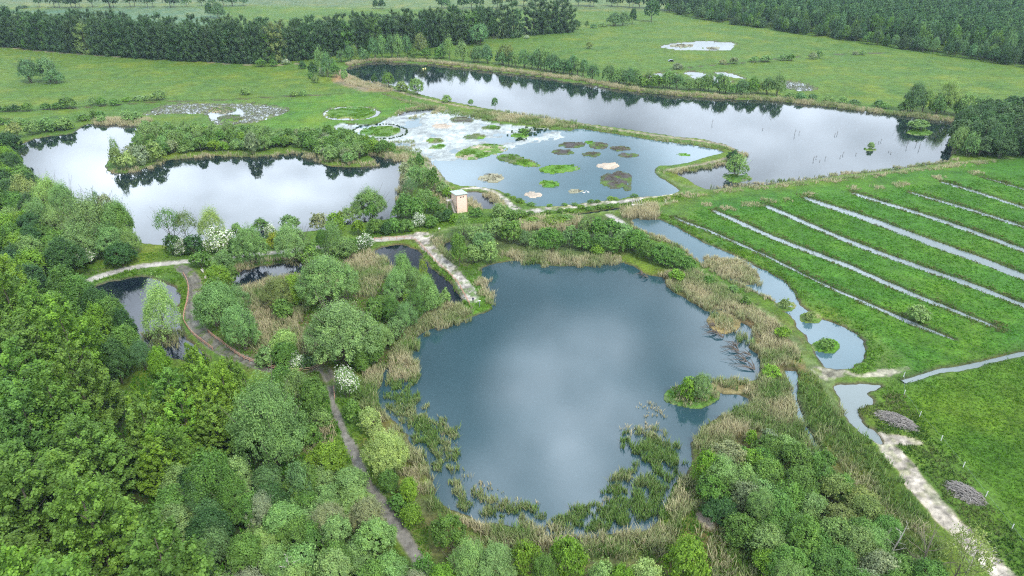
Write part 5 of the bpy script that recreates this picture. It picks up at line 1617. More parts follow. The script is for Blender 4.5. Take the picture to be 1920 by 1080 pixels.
for j, (cx, cy, w_) in enumerate([(1325,386,10), (1365,392,16), (1440,378,14), (1475,376,10), (1515,365,16), (1600,353,12), (1645,353,12), (1690,348,16), (1760,334,12), (1830,326,12), (1410,384,26)]):
    bed(f'{ordinal(j + 1)} dry tuft along the top of the striped meadow', [(cx - w_, cy), (cx, cy - 4), (cx + w_, cy), (cx, cy + 5)], .7, .9, 5, seed=50 + j, edgefade=.5)

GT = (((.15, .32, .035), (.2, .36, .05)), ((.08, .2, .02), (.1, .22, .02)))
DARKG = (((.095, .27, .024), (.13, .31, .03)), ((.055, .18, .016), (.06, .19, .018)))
for j in range(8):
    L_ = DITCHES[j][0]
    px_ = [proj(a, b, .25) for a, b in L_[::3]]
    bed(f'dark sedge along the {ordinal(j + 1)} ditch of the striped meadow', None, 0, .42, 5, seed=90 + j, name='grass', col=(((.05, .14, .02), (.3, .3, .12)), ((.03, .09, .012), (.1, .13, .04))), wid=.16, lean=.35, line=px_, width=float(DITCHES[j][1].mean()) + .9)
for j, (poly_, key_, hh_, lab_) in enumerate(ISL):
    if key_ in ('lush', 'green', 'soilgreen', 'mixed', 'sandgreen') and lab_:
        bed('grass on the ' + lab_, poly_, 0, .38, 7, seed=120 + j, name='grass', col=GT, wid=.2, lean=.4, patch=-.1 if key_ in ('lush', 'green') else .15, world_xy=True)
    elif key_ in ('darksoil', 'soil', 'straw'):
        bed('sparse stubble on the ' + lab_, poly_, 0, .3, 4, seed=120 + j, name='grass', col=(((.14, .15, .09), (.3, .27, .18)), ((.06, .06, .05), (.12, .11, .08))), wid=.2, lean=.5, patch=.0, world_xy=True)
bed('grey green weed tufts in the spiral pool', PONDS['spiral_pool'][0], 0, .4, 7, patch=-.05, wet=True, minz=-.3, seed=160, sc=1.2, name='tall_grass', col=(((.25, .32, .17), (.36, .38, .28)), ((.12, .17, .08), (.2, .2, .15))), wid=.2, lean=.5, world_xy=True)
bed('weed tufts in the oval reedy pool', PONDS['scrape_four'][0], 0, .4, 6, patch=.05, wet=True, seed=161, sc=1.0, name='tall_grass', col=(((.25, .32, .17), (.36, .38, .28)), ((.12, .17, .08), (.2, .2, .15))), wid=.22, lean=.5, world_xy=True)
# meadow grass: tussocks near the camera, blades along every bank
bed('grass tussocks of the bright meadow at lower right', [(1640,730),(1720,715),(1925,665),(2060,640),(2250,1150),(1990,1120),(1880,960),(1760,830)], 0, .26, 5.0, seed=70, name='grass', col=(((.12, .25, .022), (.085, .2, .015)), ((.07, .17, .012), (.05, .14, .01))), wid=.14, k=3, lean=.5)
bed('dark grass tussocks of the striped meadow', [(1290,412),(1400,384),(1520,368),(1640,362),(1760,345),(1925,330),(2080,330),(2080,640),(1925,655),(1800,690),(1700,700),(1620,690),(1620,640),(1560,590),(1450,510)], 0, .34, 2.0, patch=-.5, seed=71, name='grass', col=DARKG, wid=.2, k=3, lean=.5)
bed('lush grass on the bank of the channel', None, .1, .7, 4, seed=72, name='grass', col=GT, wid=.16, lean=.3, line=[(1240,406),(1275,422),(1335,452),(1385,472),(1425,494),(1475,520),(1500,550),(1520,573),(1550,592),(1600,612),(1630,636),(1635,668),(1605,692),(1565,698)], width=1.2)
bed('lush grass beside the dyke track', None, .1, .7, 4, seed=73, name='grass', col=GT, wid=.16, lean=.3, line=[(1300,505),(1360,545),(1412,580),(1452,612),(1480,645),(1500,685)], width=.8)
bed('grass bank between gravel spur and curved pond', None, 0, .7, 6, seed=74, name='grass', col=GT, wid=.16, lean=.3, line=[(775,462),(800,478),(822,505),(845,530),(862,560),(878,585)], width=1.1)
bed('grass on the spit and beside the gravel spur', [(845,470),(875,500),(905,500),(920,560),(925,580),(895,590),(880,575),(895,560),(870,520),(845,490)], 0, .4, 5, seed=75, name='grass', col=GT, wid=.16, lean=.4)
bed('grass of the verge along the gravel path', None, 0, .5, 4, seed=76, name='grass', col=GT, wid=.16, lean=.4, line=[(140,518),(200,498),(265,482),(350,475),(420,470)], width=3)
bed('grass between gravel path and dark pond', None, .2, .7, 4, seed=77, name='grass', col=GT, wid=.16, lean=.4, line=[(180,530),(250,512),(310,510),(335,520),(345,545),(340,580)], width=1.6)
bed('grass of the verges north of the thicket', None, 0, .5, 3, seed=78, name='grass', col=GT, wid=.16, lean=.4, line=[(690,445),(760,436),(850,420),(950,408),(1080,396),(1180,382),(1270,370)], width=3)
bed('rough grass beside the rubble track', [(1600,762),(1650,752),(1690,740),(1760,830),(1870,960),(1990,1120),(1900,1090),(1820,1005),(1730,900),(1690,838),(1650,812),(1625,790)], .25, .55, 5, seed=79, name='grass', col=(((.3, .3, .14), (.07, .17, .022)), ((.15, .17, .06), (.035, .1, .012))), wid=.16, lean=.4)
bed('grass along the dirt path', None, 0, .5, 5, seed=80, name='grass', col=GT, wid=.16, lean=.4, line=[(640,760),(655,800),(682,850),(708,905),(740,950),(776,1000),(808,1050),(830,1090)], width=1.7)
bed('grass left of the dirt path', None, 0, .5, 5, seed=81, name='grass', col=GT, wid=.16, lean=.4, line=[(612,770),(630,820),(655,870),(680,925),(710,980),(745,1030),(770,1080)], width=1.2)
bed('weedy undergrowth below the lower thicket', [(1230,960),(1300,900),(1340,980),(1420,1060),(1440,1120),(1240,1120),(1200,1050)], .3, .8, 4, seed=82, name='grass', col=GT, wid=.16, lean=.35)
bed('undergrowth between the willows', [(360,520),(450,500),(700,470),(830,540),(800,640),(720,700),(560,705),(420,660),(370,600)], .25, .7, 3, seed=83, name='grass', col=GT, wid=.16, lean=.35)
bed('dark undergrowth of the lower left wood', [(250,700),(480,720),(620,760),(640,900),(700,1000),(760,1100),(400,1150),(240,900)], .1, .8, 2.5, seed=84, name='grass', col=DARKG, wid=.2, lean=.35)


# ================================================================== THINGS
# ---- pink wooden hut with a sheet roof
def build_hut():
    gx, gy = G(857.5, 400, .5)
    rot = math.radians(24)
    e = link('wooden_hut', None, label='tall pink timber hut with pale sheet roof above the hedge', category='hut')
    e.location = (gx, gy, .45)
    e.rotation_euler = (0, 0, rot)
    Wd, D, Hf, Hb = 3.7, 5.6, 6.7, 6.1
    # walls with real openings in front: pieces around two little hatches, left wall with two openings
    w = MB()
    bm = w.bm

    def slab(x0, x1, y0, y1, z0, z1, dz=0.0):
        """box whose top follows the slope along y by dz"""
        v = [bm.verts.new(p) for p in ((x0, y0, z0), (x1, y0, z0), (x1, y1, z0), (x0, y1, z0), (x0, y0, z1), (x1, y0, z1), (x1, y1, z1 + dz), (x0, y1, z1 + dz))]
        for f in ((0, 3, 2, 1), (4, 5, 6, 7), (0, 1, 5, 4), (1, 2, 6, 5), (2, 3, 7, 6), (3, 0, 4, 7)):
            bm.faces.new([v[i] for i in f])
    T = .12
    x_open = [(1.25, 1.75), (2.15, 2.65)]
    z0o, z1o = 5.5, 5.95
    slab(0, Wd, 0, T, 0, z0o)
    slab(0, Wd, 0, T, z1o, Hf)
    slab(0, 1.25, 0, T, z0o, z1o); slab(1.75, 2.15, 0, T, z0o, z1o); slab(2.65, Wd, 0, T, z0o, z1o)
    s = (Hb - Hf) / D
    slab(0, T, T, D - T, 0, Hf + s * T, s * (D - 2 * T))
    slab(Wd - T, Wd, T, D - T, 0, Hf + s * T, s * (D - 2 * T))
    slab(0, Wd, D - T, D, 0, Hb)
    w.build('wall', M['pink_wood'], e)
    b = MB()
    for k in range(15):      # horizontal board edges
        z = .45 + k * .47
        if not (z0o - .1 < z < z1o + .1):
            b.box((Wd / 2, -.012, z), (Wd, .024, .02))
        b.box((-.012, D / 2, z), (.024, D, .02))
    b.build('board_edge', M['pink_wood'], e)
    c = MB()
    c.box((-.03, -.03, Hf / 2), (.12, .12, Hf))
    c.box((Wd + .03, -.03, Hf / 2), (.12, .12, Hf))
    c.build('corner_post', M['rail_wood'], e)
    r = MB()
    v = []
    bm2 = r.bm
    o = .42
    for z in (0, .14):
        for x, y in ((-o, -o), (Wd + o, -o), (Wd + o, D + o), (-o, D + o)):
            v.append(bm2.verts.new((x, y, Hf + .02 + s * y + z)))
    for f in ((0, 3, 2, 1), (4, 5, 6, 7), (0, 1, 5, 4), (1, 2, 6, 5), (2, 3, 7, 6), (3, 0, 4, 7)):
        bm2.faces.new([v[i] for i in f])
    for k in range(9):
        x = -o + (Wd + 2 * o) * (k + .5) / 9
        vv = [bm2.verts.new(p) for p in ((x - .03, -o, Hf + .16 - s * o * -1 * -1), (x + .03, -o, Hf + .16 - s * o), (x + .03, D + o, Hf + .16 + s * (D + o)), (x - .03, D + o, Hf + .16 + s * (D + o)),
                                          (x - .03, -o, Hf + .20 - s * o), (x + .03, -o, Hf + .20 - s * o), (x + .03, D + o, Hf + .20 + s * (D + o)), (x - .03, D + o, Hf + .20 + s * (D + o)))]
        for f in ((4, 5, 6, 7), (0, 1, 5, 4), (1, 2, 6, 5), (2, 3, 7, 6), (3, 0, 4, 7)):
            bm2.faces.new([vv[i] for i in f])
    r.build('roof', M['roof'], e)
    for (x0, x1) in x_open:
        MB().box(((x0 + x1) / 2, .3, (z0o + z1o) / 2), (x1 - x0 - .01, .3, z1o - z0o - .01)).build('window', M['black'], e)
    MB().box((-.03, 4.9, 5.3), (.06, .5, .55)).build('window', M['black'], e)
    d = MB().box((-.03, .75, 2.0), (.05, .35, .9)).build('window', M['black'], e)
    st = MB()
    st.box((-1.1, D - .6, 3.3), (2.0, 1.4, .12))
    for k in range(11):
        st.box((-.55, D - 1.3 - k * .36, 3.1 - k * .29), (.95, .32, .07))
    for x, y, z in ((-2.05, D - 1.25, 4.3), (-2.05, D, 4.3), (-1.05, D - 3.2, 2.6), (-1.05, D - 5.2, 1.1)):
        st.tube([(x, y, -.1), (x, y, z)], .07)
    so = st.build('stair', M['stone'], e)
    hr_ = MB().tube([(-1.05, D - 1.2, 4.3), (-1.05, D - 5.2, 1.1)], .05)
    hr_.tube([(-2.05, D - 1.2, 4.3), (-2.05, D, 4.3), (-1.05, D, 4.3)], .05)
    hr_.build('handrail', M['stone'], so)


build_hut()


# ---- post and rail fences
def fence(line, spacing, label, rails, posth, mat_p, mat_r, seed=0, name='fence', cat='fence', pr=.075, group=None):
    L = GP(line, .5)
    L = smooth(L, 5, False)
    seg = np.hypot(*(L[1:] - L[:-1]).T)
    s = np.concatenate([[0], np.cumsum(seg)])
    n = max(2, int(s[-1] / spacing) + 1)
    u = np.linspace(0, s[-1], n)
    P = np.column_stack([np.interp(u, s, L[:, 0]), np.interp(u, s, L[:, 1])])
    Z = land(P)[0]
    o = P[0]
    e = link(name, None, label=label, category=cat, group=group)
    e.location = (o[0], o[1], Z[0])
    r = random.Random(seed)
    mb = MB().tube([(0, 0, -.3), (0, 0, posth)], [pr, pr * .95], 6)
    pm = mb.mesh('post', mat_p)
    for i, (p, z) in enumerate(zip(P, Z)):
        q = link('post', pm, e)
        q.location = (p[0] - o[0], p[1] - o[1], z - Z[0] + r.uniform(-.04, .04))
        q.rotation_euler = (r.uniform(-.04, .04), r.uniform(-.04, .04), r.uniform(0, 3))
    for h in rails:
        mb = MB()
        for i in range(n - 1):
            a, b = P[i] - o, P[i + 1] - o
            za, zb = Z[i] - Z[0] + h + r.uniform(-.03, .03), Z[i + 1] - Z[0] + h + r.uniform(-.03, .03)
            mb.tube([(a[0], a[1], za), (b[0], b[1], zb)], .06, 5)
        mb.build('rail', mat_r, e)
    return e


fence([(702,450),(735,449),(765,449),(781,454),(797,470),(818,494),(838,512),(856,530),(868,550),(880,572)], 2.3, 'pinkish post and rail fence between gravel spur and curved pond', (.62, 1.05), 1.2, M['rail_wood'], M['rail_wood'], 1)
fence([(345,516),(352,530),(354,545),(352,565),(347,585),(345,602),(352,615),(361,627),(380,642),(399,656)], 1.9, 'pinkish fence on the pond side of the curving dirt path', (.55, 1.0), 1.15, M['rail_wood'], M['rail_wood'], 2)
fence([(391,624),(402,634),(415,643),(437,660),(459,674),(490,685),(509,691),(530,696)], 1.9, 'pinkish fence on the willow side of the curving dirt path', (.55, 1.0), 1.15, M['rail_wood'], M['rail_wood'], 3)
fence([(538,697),(560,698),(578,696),(594,691),(607,684)], 2.2, 'yellowish wooden fence under the largest willow', (.55, 1.0), 1.15, M['old_wood'], M['old_wood'], 4)
fence([(626,730),(627,738),(628,749)], 1.2, 'short pink fence end beside the white hawthorn', (.9,), 1.1, M['rail_wood'], M['rail_wood'], 5)
fence([(1694,706),(1696,745),(1724,781),(1757,818),(1790,856),(1822,898),(1853,938),(1897,994),(1945,1058),(2010,1140)], 7.0, 'line of pale wooden stakes with thin wire along the bright meadow', (.75,), 1.3, M['white'], M['metal'], 6, name='wire_fence')
for o in [q for q in bpy.data.objects if q.name.startswith('rail') and q.parent and q.parent.name.startswith('wire_fence')]:
    bpy.data.objects.remove(o)
wf = bpy.data.objects['wire_fence']
ps = [c for c in wf.children if c.name.startswith('post')]
mb = MB()
for a, b in zip(ps[:-1], ps[1:]):
    mb.tube([tuple(a.location[i] + (0, 0, .8)[i] for i in range(3)), tuple(b.location[i] + (0, 0, .8)[i] for i in range(3))], .012, 4)
mb.build('wire', M['metal'], wf)


# ---- heaps of cut branches
def branch_pile(poly_c, rx, ry, ang, hh, label, seed):
    r = random.Random(seed)
    X, Y = G(*poly_c)
    e = MB()
    for k in range(620):
        a, q = r.uniform(0, 6.28), math.sqrt(r.uniform(0, 1)) * r.uniform(.85, 1.18)
        u, v = q * math.cos(a) * rx, q * math.sin(a) * ry
        z = hh * max(.05, 1 - q * q) * r.uniform(.25, 1) + .05
        t = ang + r.gauss(0, .45)
        L = r.uniform(.7, 1.7)
        dx, dy = math.cos(t) * L / 2, math.sin(t) * L / 2
        x, y = u * math.cos(ang) - v * math.sin(ang), u * math.sin(ang) + v * math.cos(ang)
        b = r.uniform(-.15, .15)
        rad = r.uniform(.03, .075)
        e.tube([(x - dx, y - dy, z - L * r.uniform(.0, .14)), (x + b, y + b * .5, z + .05), (x + dx, y + dy, z - L * r.uniform(.0, .16))], [rad, rad * .9, rad * .4], 5)
    core = e
    o = core.build('brush_pile', M['stick'], None, kind='thing', label=label, category='brush pile', group='heaps of cut branches beside the rubble track')
    o.location = (X, Y, .45)


branch_pile((1681, 791), 3.9, 2.2, -.75, 1.3, 'long heap of grey cut branches near the muddy creek', 5)
branch_pile((1809, 927), 3.0, 2.2, -.9, 1.3, 'oval heap of grey cut branches beside the bright meadow', 9)


# ---- bare and dead trees
def dead_tree(name, label, x, yb, h, lean, seed, mat, branches=14, spread=.45, rad=.16, cat='dead tree', twigs=True, group=None):
    r = random.Random(seed)
    X, Y = G(x, yb)
    z = float(land(np.array([[X, Y]]))[0][0])
    e = link(name, None, label=label, category=cat, group=group)
    e.location = (X, Y, max(z, -.3))
    t = MB()
    top = (lean[0] * h, lean[1] * h, h)
    pts = [(top[0] * u + math.sin(u * 7 + seed) * .1, top[1] * u, h * u - .2) for u in (0, .3, .6, .85, 1)]
    t.tube(pts, [rad, rad * .8, rad * .55, rad * .3, rad * .1], 7)
    t.build('trunk', mat, e)
    b = MB()
    for i in range(branches):
        u = .2 + .78 * (i + .5) / branches
        p = (top[0] * u, top[1] * u, h * u)
        a = i * 2.4 + r.uniform(-.6, .6)
        L = h * spread * (1.25 - u) * r.uniform(.6, 1.3)
        m = (p[0] + math.cos(a) * L * .5, p[1] + math.sin(a) * L * .5, p[2] + L * .35)
        q = (p[0] + math.cos(a) * L, p[1] + math.sin(a) * L, p[2] + L * r.uniform(.5, 1.0))
        b.tube([p, m, q], [rad * .4 * (1.15 - u), rad * .28 * (1.1 - u), .012], 5)
        if twigs:
            for k in range(5):
                s = r.uniform(.3, 1)
                w = tuple(p[j] + (q[j] - p[j]) * s for j in range(3))
                aa = a + r.uniform(-1, 1)
                l2 = L * .35 * r.uniform(.5, 1)
                b.tube([w, (w[0] + math.cos(aa) * l2, w[1] + math.sin(aa) * l2, w[2] + l2 * r.uniform(.2, .9))], [.03, .01], 4)
    b.build('branches', mat, e)
    return e


dead_tree('dead_tree', 'bleached dead trunk leaning over the lower right thicket', 1664, 1052, 8.5, (.12, .0), 3, M['deadwood'], 7, .2, .17)
dead_tree('dead_tree', 'big half dead tree with bare spreading limbs at the bottom right', 1722, 1085, 10, (-.02, .05), 8, M['darkwood'], 12, .42, .22)
dead_tree('dead_tree', 'broken bare tree with low crooked limbs beside the bigger dead one', 1712, 1105, 5, (.18, .0), 12, M['darkwood'], 9, .6, .2)
dead_tree('dead_tree', 'short pale snag among the lower right shrubs', 1653, 1030, 5, (.05, 0), 14, M['deadwood'], 2, .1, .1, twigs=False)
dead_tree('dead_tree', 'white barked bare tree with silvery twigs beside the rubble track', 1812, 1075, 6.5, (.02, 0), 21, M['deadwood'], 18, .5, .13)
dead_tree('dead_tree', 'white dead birch leaning at the edge of the left wood', 62, 430, 9, (-.25, 0), 16, M['deadwood'], 14, .35, .14)
dead_tree('dead_tree', 'pale bare tree standing in the bottom left thicket', 548, 1100, 7, (.05, 0), 18, M['deadwood'], 10, .3, .1)
dead_tree('dead_tree', 'leafless birch at the tip of the wooded tongue', 212, 305, 5, (-.1, 0), 19, M['deadwood'], 8, .3, .07)
dead_tree('dead_tree', 'thin bare birch between the young trees of the tongue', 572, 268, 6, (-.02, 0), 20, M['deadwood'], 8, .2, .07)
r = random.Random(5)
k = 0
for (x, y, h) in [(1525,300,3.2),(1530,296,1.8),(1547,298,2.2),(1536,303,1),(1575,295,1.6),(1580,290,2.4),(1605,290,1.6),(1490,252,4.5),(1498,250,2),(1335,232,4),(1565,254,2),(1570,252,3),(1647,268,1.6),(1652,265,2.2),(1670,288,1.2),(1700,275,4.2),(1718,272,3.2),(1724,278,4.5),(1738,262,2.4),(1745,258,1.8),(1750,254,2.2),(1754,258,1.6),(1640,272,1.4),(1430,243,1.5),(1666,285,1.0),(1735,256,1.2),(940,226,1.5)]:
    k += 1
    X, Y = G(x, y, 0)
    e = MB()
    l = r.uniform(-.2, .2)
    h *= .6
    e.tube([(0, 0, -.6), (l * h * .5, 0, h * .5), (l * h, .1, h)], [.09, .07, .03], 5)
    e.tube([(l * h * .5, 0, h * .5), (l * h * .5 + .5, 0, h * .75)], [.07, .03], 4)
    o = e.build('snag', M['bark'], None, label=f'dark drowned snag, {ordinal(k)} of those sticking out of the long lake', category='snag', group='drowned snags in the long lake')
    o['label'] = 'dark drowned snag sticking out of the long lake'
    o.location = (X, Y, 0)
for j, (x, y, w, ang) in enumerate([(1345,625,5,-.6),(1355,635,5,-1.2),(1340,612,4,-.3),(1385,660,5,-.6),(1400,680,6,-.4),(1415,695,6,-.9),(1380,652,4,-1.5),(1408,668,5,-.2),(1205,517,3,-.8),(1215,522,3,-.3)]):
    X, Y = G(x, y, 0)
    e = MB()
    rr = random.Random(j + 40)
    for q in range(7):
        a = ang + rr.uniform(-.9, .9) + math.pi
        L = w * rr.uniform(.5, 1)
        e.tube([(0, 0, .3), (math.cos(a) * L * .5, math.sin(a) * L * .5, .9 + rr.uniform(-.3, .3)), (math.cos(a) * L, math.sin(a) * L, rr.uniform(-.1, .8))], [.12, .07, .02], 5)
    word = ['upper', 'lowest', 'highest', 'first', 'second', 'third', 'small', 'hidden', 'left', 'right'][j]
    o = e.build('fallen_branch', M['bark'], None, label='dark fallen branches dipping into the main lake from the reedy east shore' if j < 8 else 'dark fallen branches at the north corner of the main lake', category='branch', group='fallen branches on the lake shore' if j < 8 else 'fallen branches at the north corner')
    o.location = (X, Y, .05)


# ---- small things
def at(x, y, zadd=0.0):
    X, Y = G(x, y)
    return X, Y, float(land(np.array([[X, Y]]))[0][0]) + zadd


def person():
    X, Y, Z = at(887, 569)
    e = link('person', None, label='person in dark trousers and navy jacket standing at the end of the gravel spur', category='person')
    e.location = (X, Y, Z)
    e.rotation_euler = (0, 0, .4)
    J = [(0, 0, .95, .15), (0, 0, 1.18, .15), (0, .01, 1.40, .16), (0, .01, 1.52, .06), (0, .02, 1.60, .085), (0, .02, 1.70, .095),
         (-.18, 0, 1.42, .06), (-.25, .02, 1.15, .048), (-.24, .09, .90, .035), (-.24, .11, .81, .032), (.18, 0, 1.42, .06), (.25, .02, 1.15, .048), (.22, .12, .92, .035), (.21, .15, .84, .032),
         (-.09, 0, .88, .095), (-.11, .02, .50, .065), (-.12, 0, .09, .045), (-.13, .13, .04, .04), (.09, 0, .88, .095), (.12, .01, .50, .065), (.14, -.02, .09, .045), (.15, .11, .04, .04)]
    E = [(0, 1), (1, 2), (2, 3), (3, 4), (4, 5), (2, 6), (6, 7), (7, 8), (8, 9), (2, 10), (10, 11), (11, 12), (12, 13), (0, 14), (14, 15), (15, 16), (16, 17), (0, 18), (18, 19), (19, 20), (20, 21)]
    me = bpy.data.meshes.new('body')
    me.from_pydata([j[:3] for j in J], E, [])
    o = link('body', me, e)
    sk = o.modifiers.new('Skin', 'SKIN')
    for i, v in enumerate(me.skin_vertices[0].data):
        v.radius = (J[i][3], J[i][3] * .85)
        v.use_root = i == 0
    ss = o.modifiers.new('Sub', 'SUBSURF')
    ss.levels = ss.render_levels = 2
    dg = bpy.context.evaluated_depsgraph_get()
    m2 = bpy.data.meshes.new_from_object(o.evaluated_get(dg))
    o.modifiers.clear()
    o.data = m2
    for mt in ('skin', 'cloth_navy', 'cloth_dark'):
        m2.materials.append(M[mt])
    for p in m2.polygons:
        c = p.center
        p.use_smooth = True
        p.material_index = 0 if c.z > 1.53 or (abs(c.x) > .17 and c.z < .93) else (1 if c.z > .92 else 2)
    h = MB().ball((0, 0, 1.735), (.1, .115, .075))
    h.build('hair', M['hair'], e, shade=True)
    f = MB()
    f.ball((0, .115, 1.665), (.014, .022, .02), 1)
    f.build('nose', M['skin'], e)
    for sx in (-1, 1):
        MB().ball((sx * .034, .088, 1.69), (.013, .01, .009), 1).build('eye', M['black'], e)
        MB().ball((sx * .098, .015, 1.675), (.014, .02, .03), 1).build('ear', M['skin'], e)
    for sx, px_, py_, pz_ in ((-1, -.24, .115, .80), (1, .21, .155, .83)):
        g = MB()
        g.ball((px_, py_, pz_ - .045), (.02, .04, .05), 2)
        for q in range(4):
            yy = py_ - .03 + q * .02
            g.tube([(px_, yy, pz_ - .08), (px_ - sx * .008, yy + .008, pz_ - .125), (px_ - sx * .02, yy + .012, pz_ - .155 + abs(q - 1.5) * .006)], [.01, .009, .007], 5)
        g.tube([(px_, py_ + .035, pz_ - .03), (px_ - sx * .008, py_ + .06, pz_ - .07), (px_ - sx * .012, py_ + .058, pz_ - .1)], [.011, .01, .008], 5)
        g.build('hand', M['skin'], e)


person()

X, Y, Z = at(899.5, 577)
e = link('lookout_scope', None, label='thin grey post with a pale top on the green spit', category='post')
e.location = (X, Y, Z)
MB().tube([(0, 0, -.2), (0, 0, 1.75)], .07, 8).build('post', M['metal'], e)
MB().box((0, 0, 1.83), (.55, .3, .14)).build('top', M['white'], e)
X, Y, Z = at(824, 436)
e = link('information_board', None, label='pale little signboard on a post beside the grass track', category='sign')
e.location = (X, Y, Z)
MB().tube([(0, 0, -.2), (0, 0, 1.3)], .06, 8).build('post', M['old_wood'], e)
MB().box((0, -.05, 1.35), (.7, .06, .5), .3).build('panel', M['white'], e)
X, Y, Z = at(380, 511)
e = link('bench', None, label='pale plank bench on the grass beside the path junction', category='bench')
e.location = (X, Y, Z); e.rotation_euler = (0, 0, -.9)
MB().box((0, 0, .45), (1.9, .42, .06)).build('seat', M['stone'], e)
MB().box((0, .24, .75), (1.9, .05, .3), 0).build('backrest', M['stone'], e)
for sx in (-.75, .75):
    MB().box((sx, 0, .2), (.1, .36, .44)).build('leg', M['stone'], e)
X, Y, Z = at(386, 523)
MB().box((0, 0, .25), (.5, .5, .5)).tube([(-.1, 0, .5), (.12, 0, .8)], .12).build('stone_block', M['stone'], None, label='small pale block on the verge below the bench', category='block').location = (X, Y, Z)


def swan(x, y, label, mat='feather', s=1.0, rot=0.5, group=None):
    X, Y = G(x, y, 0)
    e = link('swan' if mat == 'feather' else 'buoy', None, label=label, category='swan' if mat == 'feather' else 'buoy', group=group)
    e.location = (X, Y, 0); e.rotation_euler = (0, 0, rot); e.scale = (s, s, s)
    if mat == 'feather':
        b = MB().ball((0, 0, .16), (.5, .25, .24), 3)
        b.tube([(.38, 0, .2), (.52, 0, .45), (.5, 0, .68), (.56, 0, .78), (.66, 0, .76)], [.12, .075, .06, .06, .05], 8)
        b.tube([(-.35, 0, .2), (-.6, 0, .34)], [.14, .03], 7)
        b.build('body', M['feather'], e, shade=True)
        MB().tube([(.66, 0, .76), (.8, 0, .72)], [.035, .012], 6).build('beak', M['beak'], e)
    else:
        MB().ball((0, 0, .15), (.45, .45, .4), 3).build('float', M['yellow'], e, shade=True)
        MB().tube([(0, 0, .4), (0, 0, .8)], .05, 6).build('mast', M['yellow'], e)


swan(1095, 362, 'white swan on the marsh pool, left of the pair', rot=.3)
swan(1102.5, 361, 'white swan on the marsh pool, right of the pair', rot=2.7)
swan(793.5, 130, 'yellow float on the dark head of the long lake, left one', 'yellow', 1.3)
swan(797.5, 129, 'yellow float on the dark head of the long lake, right one', 'yellow', 1.3)

# low shelter and hide in the far meadow
X, Y, Z = at(1258, 116)
e = link('shelter', None, label='low curved bluish shelter alone in the far meadow', category='shelter')
e.location = (X, Y, Z)
bm = bmesh.new()
N_ = 10
rings = []
for yy in (-1.3, 1.3):
    for R_ in (1.0, .94):
        rings.append([bm.verts.new((-math.cos(math.pi * k / N_) * 1.9 * R_, yy, math.sin(math.pi * k / N_) * 1.3 * R_ + .15)) for k in range(N_ + 1)])
for k in range(N_):
    for a, b in ((0, 2), (1, 3), (0, 1), (2, 3)):
        bm.faces.new((rings[a][k], rings[a][k + 1], rings[b][k + 1], rings[b][k]))
me = bpy.data.meshes.new('roof'); bm.to_mesh(me); bm.free(); me.materials.append(M['metal'])
link('roof', me, e)
MB().box((0, .9, .55), (3.1, .08, .9)).build('wall', M['black'], e)
X, Y, Z = at(1321.5, 150)
e = link('bird_hide', None, label='small dark bird hide between shore willows and white scrape', category='hide')
e.location = (X, Y, Z)
for sx in (-.8, .8):
    for sy in (-.6, .6):
        MB().tube([(sx, sy, -.2), (sx, sy, 1.3)], .08).build('leg', M['bark'], e)
MB().box((0, 0, 2.1), (1.9, 1.5, 1.7)).build('cabin', M['cloth_navy'], e)
MB().box((0, 0, 3.02), (2.2, 1.8, .12)).build('roof', M['metal'], e)

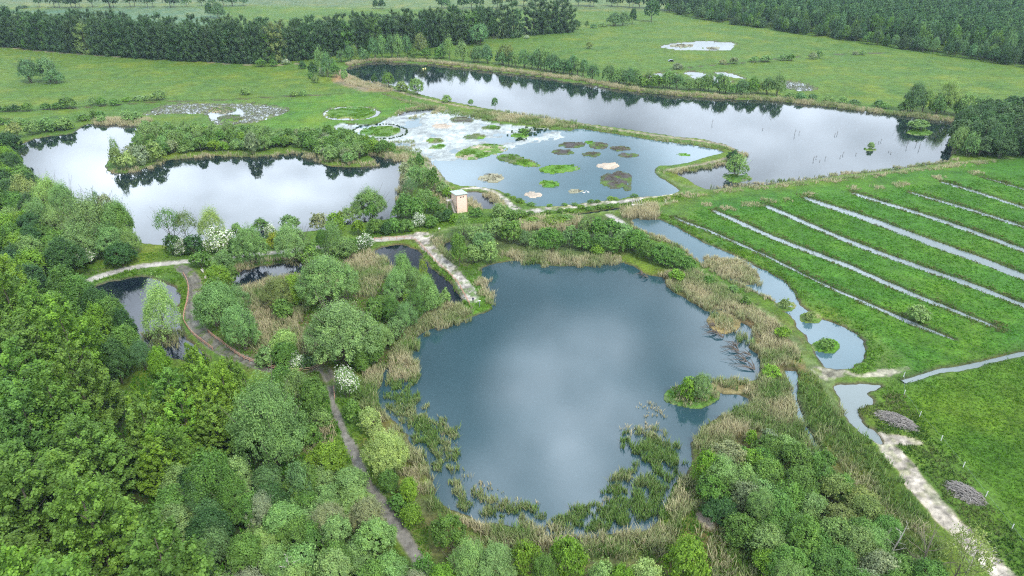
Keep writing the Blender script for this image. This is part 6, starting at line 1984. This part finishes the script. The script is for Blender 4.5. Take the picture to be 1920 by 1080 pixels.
# concrete culvert with pipe rails at the channel head
X, Y, Z = at(1196, 384)
e = link('culvert', None, label='pale culvert with slanting pipe rails behind the channel reeds', category='culvert')
e.location = (X, Y, Z); e.rotation_euler = (0, 0, -.1)
MB().box((0, -1.2, .1), (4.6, 1.5, .5)).build('slab', M['stone'], e)
for k in range(5):
    MB().tube([(-1.9 + k * .85, -.4, .5), (-2.3 + k * .85, 2.6, .9)], .07).build('rail', M['stone'], e)
MB().tube([(-2.3, 2.6, .9), (1.2, 2.6, .9)], .07).build('crossbar', M['stone'], e)
X, Y, Z = at(1248, 381)
MB().tube([(0, 0, -.2), (0, 0, 1.2)], .09, 7).build('marker_post', M['white'], None, label='lone pale marker post on the green verge by the culvert', category='post').location = (X, Y, Z)

# bare sand patches and weed on the water
rng = np.random.default_rng(3)
P = []
for cx, cy, w_, h_, n_ in ((985, 250, 24, 8, 46), (1010, 243, 14, 4, 20), (975, 262, 10, 4, 12), (713, 246, 52, 14, 0)):
    for q in range(n_):
        P.append((cx + rng.normal(0, w_ * .5), cy + rng.normal(0, h_ * .5)))
for q in range(60):
    a = q / 60 * 6.28
    P.append((713 + 50 * math.cos(a) + rng.normal(0, .8), 247 + 13.5 * math.sin(a) + rng.normal(0, .4)))
P = GP(P, 0)
k5 = 5
P = np.repeat(P, k5, 0) + rng.normal(0, .25, (len(P) * k5, 2))
blades('tall_grass', 'scattered dark weed tufts rising from the pale marsh pool', P, np.zeros(len(P)), np.full(len(P), .8), .25, ((.08, .15, .05), (.06, .13, .04)), ((.04, .07, .03), (.04, .07, .03)), np.zeros(len(P)), rng, category='weeds')

# ------------------------------------------------------------------ the air: one even pale haze over the whole place
HAZE = 0.000085
if HAZE:
    bm = bmesh.new()
    q = bmesh.ops.create_cube(bm, size=1.0)
    for v in q['verts']:
        v.co = (v.co.x * 26000, v.co.y * 26000, (v.co.z + .5) * 98 - 3.0)
    me = bpy.data.meshes.new('haze'); bm.to_mesh(me); bm.free()
    hm = new_mat('haze')
    t = NT(hm)
    pv = t('VolumePrincipled')
    pv.inputs['Color'].default_value = (.62, .8, .95, 1)
    pv.inputs['Density'].default_value = HAZE
    pv.inputs['Anisotropy'].default_value = 0.3
    t.link(pv.outputs[0], t('OutputMaterial').inputs['Volume'])
    hm.volume_intersection_method = 'ACCURATE' if hasattr(hm, 'volume_intersection_method') else None
    me.materials.append(hm)
    link('haze', me, kind='stuff', label='thin pale bluish haze in the air over the wetland', category='haze')
print('objects', len(bpy.data.objects))
